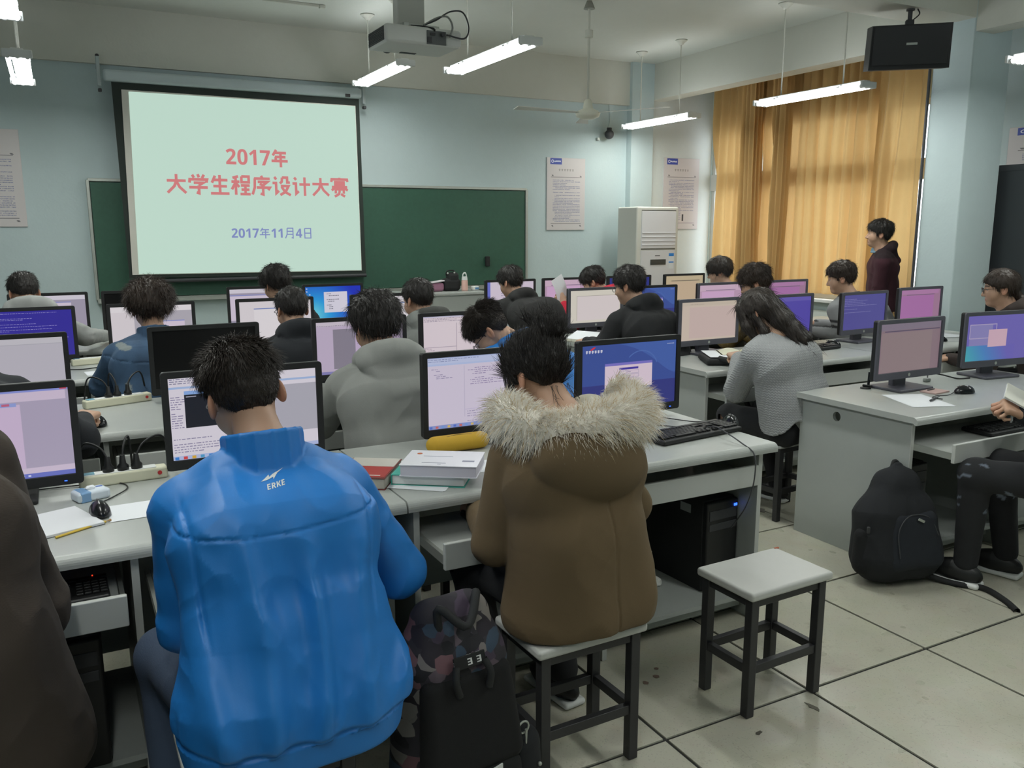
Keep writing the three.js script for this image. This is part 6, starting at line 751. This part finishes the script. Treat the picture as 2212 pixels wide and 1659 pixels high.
// 4 second row, left edge
person({ label: 'black-jacketed person at the left edge, one hand on a desk', short: 'person at the left edge, second row', hip: [-0.26, -3.12], head: [-0.36, 1.2, -3.55], yaw: 0, hp: 0.5, sw: 0.19, hands: [[-0.35, 0.775, -3.85], [0.035, 0.805, -3.84]], elbows: [[-0.55, 0.8, -3.5], [0.02, 0.785, -3.56]], handDir: [null, [0.35, 0.05, -0.9]], pose: ['type', 'grip'], hair: ['short', 'black', 2], top: { mat: fabric.navy, bulk: 1.15, cell: 0.011, hood: 1.0 } });
// 5 grey hoodie
person({
  label: 'boy in a plain grey hoodie seen from behind, second row', short: 'boy in the grey hoodie', hip: [1.17, -3.2], head: [1.165, 1.17, -3.42], yaw: 0.0, hy: 0.12, hp: 0.28, fine: true, sw: 0.185, bow: 0.025, legCell: 0.014, hands: [[1.02, 0.78, -3.88], [1.36, 0.78, -3.88]], elbows: [[0.93, 0.765, -3.48], [1.42, 0.78, -3.52]], hair: ['mop', 'black', 4],
  top: { mat: fabric.grey, bulk: 1.1, cell: 0.007, hood: 1.08, hoodLean: 0.03, amp: 0.012, name: 'hoodie', cuff: 0.042 },
});
// 6 blue hoodie bending over
person({ label: 'boy in a blue jacket and glasses bending deep over the desk, second row', short: 'boy in the blue hooded jacket', hip: [2.06, -3.2], head: [1.815, 1.09, -3.64], yaw: 0.5, hy: 0.85, hp: 0.9, hr: 0.1, fine: true, sw: 0.18, bow: 0.05, hands: [[1.72, 0.775, -3.95], [2.0, 0.775, -4.0]], hair: ['fade', 'dark', 6], glasses: true, shY: -0.06, top: { mat: fabric.blue, bulk: 1.15, cell: 0.009, hood: 1.15, hoodUp: 0.0, name: 'jacket' } });
// 7 denim jacket
const denimSkin = (x, y, z) => { const w = vnoise(x * 18, y * 14, z * 18), f = vnoise(x * 70, y * 70, z * 70); let k = 0.75 + 0.5 * w + 0.12 * f; const rip = (cx, cy, rx, ry) => (((x - cx) / rx) ** 2 + ((y - cy) / ry) ** 2) + 0.5 * (f - 0.5) < 1; if (z > -5.02 && (rip(0.262, 0.985, 0.035, 0.013) || rip(0.262, 0.79, 0.012, 0.035))) return [5.2, 2.9, 1.6]; return [k, k, k]; };
person({ label: 'boy in a ripped blue denim jacket with bushy hair, third row', short: 'boy in the denim jacket', hip: [0.40, -4.62], head: [0.42, 1.155, -4.93], yaw: 0.05, hy: 0.02, hp: 0.25, sw: 0.19, bow: 0.03, hands: [[0.2, 0.77, -5.35], [0.56, 0.77, -5.38]], elbows: [[0.16, 0.75, -4.98], [0.66, 0.76, -5.0]], hair: ['fluffy', 'brown', 2], glasses: true, trousers: jeans, top: { mat: (() => { const m = fabric.denim.clone(); m.vertexColors = true; return m; })(), bulk: 1.1, cell: 0.0095, collar: 0.075, color: denimSkin, amp: 0.009, post: (d, x, y, z, c) => z > c.C7.z - 0.02 ? d + 0.003 * Math.exp(-(((y - 0.93 + 0.02 * Math.cos((x - 0.4) * 8)) / 0.004) ** 2)) : d } });
// 8 black hoodie
person({ label: 'boy with glasses in a black hoodie, third row left of the aisle', short: 'boy in the black hoodie', hip: [1.17, -4.66], head: [1.185, 1.11, -4.97], yaw: 0, hp: 0.3, hy: 0.15, sw: 0.18, hair: ['crop', 'black', 3], glasses: true, hands: [[1.0, 0.77, -5.35], [1.35, 0.77, -5.35]], top: { mat: fabric.navy, bulk: 1.12, cell: 0.011, hood: 1.0, name: 'hoodie' } });
// 9 pale hoodie far left
person({ label: 'person in a pale grey hooded top reaching right, fourth row at the far left', short: 'pale grey hooded top', hip: [-0.24, -6.0], head: [-0.21, 1.165, -6.4], yaw: 0.1, hp: 0.55, hy: 0.25, sw: 0.19, hair: ['crop', 'black', 2], hands: [[-0.35, 0.78, -6.7], [0.30, 0.80, -6.82]], elbows: [[-0.5, 0.8, -6.3], [0.12, 0.86, -6.42]], pose: ['type', 'mouse'], top: { mat: fabric.light, bulk: 1.12, cell: 0.012, hood: 1.15, name: 'hoodie' } });
// 10 behind the black hoodie
person({ label: 'dark-haired person half hidden behind the black hoodie, fourth row', short: 'half hidden person, fourth row', hip: [1.47, -6.0], head: [1.42, 1.165, -6.4], yaw: 0.1, hp: 0.4, hy: 0.35, hair: ['mop', 'black', 2], top: { mat: fabric.black, bulk: 1.05, cell: 0.014 } });
// 11 grey and black hoodie
person({ label: 'boy in a grey and black hoodie in front of the teaching desk, third row', short: 'boy in the grey and black hoodie', hip: [2.02, -4.68], head: [1.975, 1.135, -4.97], yaw: 0.05, hp: 0.3, hy: 0.3, sw: 0.185, hair: ['crop', 'black', 4], hands: [[1.85, 0.77, -5.35], [2.2, 0.77, -5.35]], top: { name: 'hoodie', mat: (() => { const m = fabric.grey.clone(); m.vertexColors = true; return m; })(), bulk: 1.12, cell: 0.0105, hood: 1.15, color: (x, y, z) => y < 0.88 + 0.02 * Math.sin(x * 9) ? [0.13, 0.13, 0.135] : z > -4.99 && y > 0.985 && Math.abs(x - 2.0) < 0.1 ? [0.2, 0.2, 0.2] : [0.85, 0.87, 0.88] } });
// 12 black hooded jacket far row
person({ label: 'person in a black hooded jacket in front of the cyan-edged dialog monitor', short: 'black hooded jacket, far row', hip: [3.60, -5.92], head: [3.345, 1.125, -6.32], yaw: 0.1, hy: 0.4, hp: 0.4, sw: 0.23, bow: 0.06, hair: ['short', 'black', 6], hands: [[3.3, 0.77, -6.55], [3.75, 0.77, -6.6]], top: { mat: fabric.charcoal, bulk: 1.28, cell: 0.012, hood: 0.9 } });
// 13 red hood holding a sheet
person({ label: 'person in a grey top with a red hood holding up a sheet of paper', short: 'red hood', hip: [4.3, -5.92], head: [4.15, 1.105, -6.28], yaw: 0.25, hy: 0.75, hp: 0.55, hair: ['short', 'black', 1], sw: 0.18, hands: [[3.86, 0.93, -6.3], [4.05, 0.8, -6.55]], handDir: [[-0.35, 0.8, -0.4], null], handUp: [[-0.2, 0, 1], null], pose: ['grip', 'type'], top: { mat: (() => { const m = fabric.grey.clone(); m.vertexColors = true; return m; })(), bulk: 1.05, cell: 0.012, hood: 1.1, color: (x, y, z) => { const dx = x - 4.2, r = y > 0.975 + dx * 0.1; return r ? [2.2, 0.1, 0.22] : x < 3.98 ? [2.2, 0.1, 0.22] : [0.28, 0.28, 0.3]; } } });
{ const t = thing('paper_sheet', 'white sheet held up beside the red hood', 'paper', [3.84, 1.03, -6.36], 0.6); const q = new THREE.PlaneGeometry(0.21, 0.26, 10, 10); const p = q.attributes.position; for (let i = 0; i < p.count; i++) p.setZ(i, 0.03 * Math.cos(p.getY(i) * 9) + 0.02 * p.getX(i)); q.rotateX(-0.15).rotateZ(0.25); q.computeVertexNormals(); part('sheet', [q], M.paper, t); }
// 14 black jacket with glasses
person({ label: 'boy with glasses in a black hooded jacket at the right third row, seen from behind', short: 'black jacket with glasses', hip: [3.55, -4.42], head: [3.45, 1.185, -4.78], yaw: 0.15, hy: 0.5, hp: 0.25, sw: 0.19, bow: 0.03, hands: [[3.32, 0.77, -5.1], [3.72, 0.77, -5.15]], elbows: [[3.2, 0.79, -4.72], [3.82, 0.8, -4.75]], hair: ['short', 'black', 8], glasses: true, top: { mat: fabric.black, bulk: 1.16, cell: 0.0105, hood: 0.95 } });
// 15 cap-like hair
person({ label: 'boy with rounded cap-like hair and glasses in front of the curtain, far row', short: 'boy with cap-like hair', hip: [5.78, -5.9], head: [5.58, 1.16, -6.28], yaw: 0.3, hy: 0.8, hp: 0.2, hair: ['bowl', 'dark', 2], glasses: true, top: { mat: cloth('#9db0c4'), bulk: 1.0, cell: 0.013, collar: 0.04 } });
// 16 olive jacket
person({ label: 'boy in an olive jacket sitting sideways between the monitors, right third row', short: 'olive jacket', hip: [4.68, -4.45], head: [4.62, 1.165, -4.8], yaw: 0.4, hy: 0.75, hp: 0.35, hair: ['mop', 'brown', 5], glasses: true, hands: [[4.45, 0.78, -5.12], [4.72, 0.78, -5.1]], top: { mat: fabric.olive, bulk: 1.1, cell: 0.0115, collar: 0.04, collarR: 0.085 } });
// 17 grey sweater girl
person({
  label: 'girl with long loose dark hair in a light grey knitted sweater, writing', short: 'grey sweater girl', hip: [3.46, -3.23], head: [3.325, 1.125, -3.42], yaw: 0.2, hy: 0.45, hp: 0.5, fine: true, sw: 0.165, scale: 0.97, bow: 0.02, hands: [[3.57, 0.80, -3.84], [3.69, 0.79, -3.85]], elbows: [[3.27, 0.69, -3.50], [3.68, 0.74, -3.48]], pose: ['grip', 'type'], hair: ['long', 'dark', 7], trousers: pantsBlack, stoolAt: [3.50, -3.34], stoolTurn: 0.05, knees: [[3.32, 0.52, -3.6], [3.6, 0.52, -3.62]],
  hairExtra: [cap(V(-0.062, 0.06, -0.058), V(-0.078, -0.05, -0.06), 0.03, 0.028), cap(V(-0.078, -0.05, -0.06), V(-0.072, -0.17, -0.035), 0.028, 0.014), cap(V(0, 0.02, 0.07), V(0.02, -0.09, 0.1), 0.055, 0.05, V(1, 0, 0), 0.035, 0.045), cap(V(0.02, -0.09, 0.1), V(0.07, -0.23, 0.15), 0.045, 0.03, V(1, 0, 0), 0.05, 0.05), cap(V(0.06, -0.16, 0.13), V(0.15, -0.31, 0.16), 0.03, 0.008, V(1, 0, 0), 0.025, 0.03), cap(V(-0.07, 0.02, 0.0), V(-0.08, -0.12, 0.02), 0.025, 0.02), cap(V(-0.08, -0.12, 0.02), V(-0.07, -0.26, 0.05), 0.022, 0.006), cap(V(0.075, 0.0, 0.02), V(0.08, -0.14, 0.06), 0.025, 0.02), cap(V(0.02, -0.18, 0.13), V(0.03, -0.3, 0.16), 0.025, 0.006), cap(V(-0.02, -0.1, 0.1), V(-0.03, -0.26, 0.14), 0.03, 0.006)],
  top: { mat: fabric.knit, bulk: 1.12, cell: 0.0085, cuff: 0.05, hemY: 0.46, amp: 0.007, name: 'sweater', more: ({ tp, hip, P1, rt }) => { tp.push(cap(V(hip.x + 0.0, 0.5, hip.z + 0.03), P1, 0.125, 0.13, rt, 0.085, 0.08)); }, hemF: (x, y, z, c) => { const dx = (x - (c.hip.x - 0.14)) / 0.075; return z > c.hip.z - 0.1 ? 0.13 * Math.exp(-dx * dx) * (x < c.hip.x ? 1 : 0.6) : 0; } },
});
// 18 striped top
person({ label: 'boy in a grey top with two dark sleeve stripes in front of the curtain', short: 'striped grey top', hip: [5.78, -4.42], head: [5.56, 1.175, -4.82], yaw: 0.3, hy: 0.7, hp: 0.2, sw: 0.19, hair: ['short', 'brown', 3], hands: [[5.28, 0.78, -4.98], [5.6, 0.78, -5.1]], elbows: [[5.42, 0.74, -4.62], [5.86, 0.76, -4.8]], top: { mat: (() => { const m = fabric.stripe.clone(); m.vertexColors = true; return m; })(), bulk: 1.12, cell: 0.0105, collar: 0.03, collarR: 0.078, color: (x, y, z) => (x < 5.6 && y < 0.9 && ((y > 0.84 && y < 0.862) || (y > 0.80 && y < 0.826))) || (y > 1.035) ? [0.12, 0.12, 0.13] : [1, 1, 1] } });
// 19 standing man
person({ label: 'man standing at the curtain in a maroon jacket with a dark hood, looking left', short: 'standing man', stand: true, seat: 0.87, hip: [6.92, -5.5], head: [6.81, 1.515, -5.5], yaw: 0.8, hy: 0.8, hp: -0.02, sw: 0.185, hands: [[6.72, 0.84, -5.6], [6.98, 0.84, -5.4]], spread: 0.05, pose: ['rest', 'rest'], hair: ['short', 'black', 9], trousers: pantsDark, bow: 0.0, top: { mat: (() => { const m = fabric.maroon.clone(); m.vertexColors = true; return m; })(), bulk: 1.08, cell: 0.011, hood: 0.8, hemY: 0.8, color: (x, y, z) => y > 1.3 && (x - 6.8) * 0.7 + (z + 5.5) * 0.7 > -0.03 ? [0.35, 0.55, 0.5] : [1, 1, 1] }, extra: (g, c) => { part('shirt_collar', [c.inv(rbox(0.02, 0.05, 0.09, 0.008).rotateZ(-0.35).translate(c.C7.x - 0.05, c.C7.y + 0.012, c.C7.z - 0.055))], mat('#8fb7d0', 0.8), g); } });
// 20 far right girl
person({ label: 'girl with glasses and tied-back hair in profile at the right edge, facing left', short: 'girl with glasses at the right', hip: [5.92, -3.35], head: [5.66, 1.165, -3.56], yaw: 0.6, hy: 0.72, hp: 0.12, hr: 0, fine: true, sw: 0.165, bow: 0.05, hair: ['tied', 'brown', 2], glasses: true, hands: [[5.45, 0.68, -3.75], [5.72, 0.68, -3.95]], handDir: [[-0.9, -0.1, -0.3], null], pose: ['rest', 'type'], hairExtra: [cap(V(0, -0.03, 0.09), V(0, -0.09, 0.13), 0.03, 0.024), cap(V(0, -0.09, 0.13), V(0, -0.2, 0.14), 0.03, 0.008)], top: { mat: fabric.darkbrown, bulk: 1.15, cell: 0.0105, hood: 1.0 } });
// 21 far right foreground reader
person({ label: 'person at the far right edge in dark clothes holding a folded booklet', short: 'reader at the right edge', hip: [3.78, -1.80], head: [3.55, 1.16, -1.93], yaw: 0.35, hp: 0.45, sw: 0.18, bow: 0.03, fine: true, hands: [[3.585, 0.795, -2.10], [3.90, 0.80, -2.16]], elbows: [[3.72, 0.76, -1.95], [3.98, 0.76, -1.95]], handDir: [[-0.8, 0.35, -0.45], null], handUp: [[0.15, 0.75, 0.6], null], pose: ['grip', 'grip'], glasses: true, hair: ['short', 'dark', 2], knees: [[3.43, 0.53, -2.18], [3.66, 0.53, -2.22]], feet: [[3.48, 0.09, -2.22], [3.74, 0.09, -2.2]], toe: -0.1, stoolAt: [3.8, -1.9], stoolTurn: 0.05, trousers: (() => { const m = pantsBlack.clone(); m.vertexColors = true; return m; })(), legCell: 0.01, trouserColor: (x, y, z) => { const n = vnoise(x * 22, y * 60 + x * 30, z * 22); return y > 0.36 && y < 0.62 && n > 0.82 ? [9, 10, 11] : [1, 1, 1]; }, top: { mat: fabric.navy, bulk: 1.12, cell: 0.01, hood: 1.0, cuff: 0.045 } });
{ const t = thing('booklet', 'white folded booklet held at the right edge over the right front desk', 'booklet', [3.60, 0.865, -2.14], 0.5); part('pages', [rbox(0.15, 0.006, 0.1, 0.002, 0, 0, 0, 1).rotateX(0.5).rotateZ(0.25)], mat('#dfe0d6', 0.8), t); part('cover', [rbox(0.15, 0.002, 0.102, 0.001, 0, -0.005, 0, 1).rotateX(0.5).rotateZ(0.25)], M.paper, t); }

// ---------- backpacks ----------
{ // plain black backpack in the aisle
  const t = thing('backpack', 'black backpack standing on the floor against the right front desk', 'backpack', [3.25, 0, -2.42], -0.25);
  const B = [cap(V(0, 0.13, 0.02), V(0.0, 0.3, -0.01), 0.125, 0.11, V(1, 0, 0), 0.09, 0.075), cap(V(0, 0.3, -0.01), V(0.02, 0.43, -0.04), 0.11, 0.075, V(1, 0, 0), 0.075, 0.035), cap(V(0.02, 0.43, -0.04), V(0.035, 0.515, -0.06), 0.07, 0.012, V(1, 0, 0), 0.03, 0.005)], Pk = [cap(V(0.02, 0.13, 0.10), V(0.02, 0.30, 0.075), 0.055, 0.045, V(1, 0, 0), 0.095, 0.075)];
  const fb = stdFold(0.008, 4); part('bag_body', [nets((x, y, z) => smax(uni(B, 0.03)(x, y, z) - fb(x, y, z), 0.004 - y, 0.02), boundsOf(B, 0.03), 0.009)], cloth('#1d1f23', 0.0008), t);
  part('front_pocket', [nets((x, y, z) => uni(Pk, 0.02)(x, y, z) - fb(x + 1, y, z) * 0.6, boundsOf(Pk, 0.03), 0.008)], cloth('#20242b', 0.0008), t);
  part('side_pocket', [nets((x, y, z) => { const d = pd(cap(V(-0.17, 0.1, 0.03), V(-0.17, 0.22, 0.02), 0.055, 0.045), x, y, z); return d - fb(x, y, z) * 0.5; }, [[-0.27, -0.02, -0.08], [-0.08, 0.31, 0.13]], 0.008)], cloth('#17181b', 0.0008), t);
  part('maker_badge', [rbox(0.036, 0.012, 0.004, 0.002, 0, 0, 0).rotateZ(-0.45).translate(0.03, 0.315, 0.128)], M.alu, t); part('buckle', [rbox(0.012, 0.03, 0.012, 0.003, -0.19, 0.27, 0.07)], M.darkGrey, t); part('zip', [tube([[-0.085, 0.16, 0.155], [-0.08, 0.28, 0.13], [-0.02, 0.335, 0.115], [0.08, 0.32, 0.115], [0.125, 0.24, 0.13]], 0.0025, 24)], M.darkGrey, t);
  part('top_handle', [tube([[0.01, 0.49, -0.07], [0.035, 0.53, -0.08], [0.07, 0.49, -0.07]], 0.009, 16)], M.blackMatte, t);
  const sp = new THREE.CatmullRomCurve3([[0.12, 0.03, 0.06], [0.2, 0.012, 0.13], [0.24, 0.01, 0.17], [0.3, 0.012, 0.22], [0.3, 0.008, 0.34], [0.27, 0.006, 0.44]].map((p) => V(...p))); part('strap', [new THREE.TubeGeometry(sp, 40, 0.014, 8)], M.blackMatte, t).scale.set(1, 1, 1);
}
{ // patterned backpack between the two front people
  const tex = canvasTex(512, 512, (g, w) => { const r = rng(21); g.fillStyle = '#4a4650'; g.fillRect(0, 0, w, w); const cs = ['#2b2a33', '#8c7c88', '#c3bdb4', '#6a5a72', '#a87c84', '#35343c', '#b8b2ac', '#54708a', '#3a3240']; for (let i = 0; i < 90; i++) { g.fillStyle = cs[r() * cs.length | 0]; g.beginPath(); const x = r() * w, y = r() * w, s = 18 + r() * 46; for (let k = 0; k < 10; k++) { const a = k / 10 * 6.283, l = s * (0.6 + 0.4 * r()); g.lineTo(x + Math.cos(a) * l, y + Math.sin(a) * l); } g.fill(); } });
  tex.wrapS = tex.wrapT = THREE.RepeatWrapping; const m = mat('#a3a0a2', 0.75, { map: rep(tex, 3.2, 3.2) });
  const t = thing('backpack', 'patterned backpack with a black front flap standing between the two front stools', 'backpack', [0.80, 0, -1.83], 0.12);
  const B = [cap(V(0, 0.12, 0), V(0, 0.5, -0.02), 0.105, 0.09, V(1, 0, 0), 0.075, 0.06), cap(V(0, 0.5, -0.02), V(0.01, 0.6, -0.03), 0.09, 0.06, V(1, 0, 0), 0.06, 0.05)], fb = stdFold(0.007, 9);
  part('bag_body', [nets((x, y, z) => smax(uni(B, 0.03)(x, y, z) - fb(x, y, z), 0.004 - y, 0.02), boundsOf(B, 0.03), 0.0085)], m, t);
  const Fl = [cap(V(0.005, 0.27, 0.085), V(0, 0.475, 0.062), 0.035, 0.028, V(1, 0, 0), 0.112, 0.1)]; part('front_flap', [nets((x, y, z) => uni(Fl, 0.02)(x, y, z) - fb(x, y, z) * 0.4, boundsOf(Fl, 0.02), 0.007)], cloth('#131314', 0.0008), t);
  const Po = [cap(V(0, 0.08, 0.09), V(0, 0.22, 0.085), 0.045, 0.04, V(1, 0, 0), 0.11, 0.105)]; const po = part('front_pocket', [nets((x, y, z) => uni(Po, 0.02)(x, y, z) - fb(x, y, z) * 0.5, boundsOf(Po, 0.02), 0.007)], cloth('#191a1b', 0.0008), t); void po;
  part('clasp', [extrude([[-0.017, 0.016], [0.02, 0.022], [0.02, 0.0], [0.012, -0.016], [-0.004, -0.016]], 0.004).translate(0.045, 0.235, 0.127)], M.white, t); part('clasp_hole', [cyl(0.005, 0.005, 0.002, 0, 0, 0, 14).rotateX(Math.PI / 2).translate(0.051, 0.238, 0.132)], M.black, t);
  part('top_handle', [tube([[-0.05, 0.6, 0.02], [-0.055, 0.665, 0.03], [0.0, 0.62, 0.07], [0.06, 0.68, 0.02], [0.05, 0.6, 0.0]], 0.011, 30, 8)], M.blackMatte, t);
  const lt = canvasTex(128, 64, (g, w, h) => { g.fillStyle = '#121213'; g.fillRect(0, 0, w, h); g.fillStyle = '#cfd0ce'; g.font = 'bold 46px sans-serif'; g.save(); g.translate(w, h); g.rotate(Math.PI); g.fillText('E E', 14, 46); g.restore(); }); part('strap_label', [rbox(0.09, 0.032, 0.006, 0.002, 0, 0, 0, 1).rotateX(-0.35).translate(0.0, 0.535, 0.082)], mat('#ffffff', 0.7, { map: lt }), t);
  part('strap', [tube([[-0.04, 0.53, 0.085], [-0.05, 0.5, 0.1], [-0.04, 0.46, 0.1]], 0.01, 12), ], M.blackMatte, t); part('strap', [tube([[0.04, 0.53, 0.085], [0.05, 0.5, 0.1], [0.045, 0.46, 0.1]], 0.01, 12)], M.blackMatte, t);
  part('side_pouch', [nets((x, y, z) => pd(cap(V(0.165, 0.12, 0.06), V(0.165, 0.24, 0.06), 0.06, 0.055), x, y, z) - fb(x, y, z) * 0.6, [[0.06, 0.02, -0.04], [0.27, 0.35, 0.16]], 0.008)], cloth('#1d1f22', 0.0008), t); part('snap', [new THREE.SphereGeometry(0.006, 10, 8).translate(0.19, 0.2, 0.118)], M.alu, t); part('key_ring', [new THREE.TorusGeometry(0.016, 0.003, 6, 16).translate(0.15, 0.31, 0.1), cyl(0.004, 0.002, 0.05, 0.155, 0.28, 0.105, 6)], M.alu, t);
}

renderer.render(scene, camera);
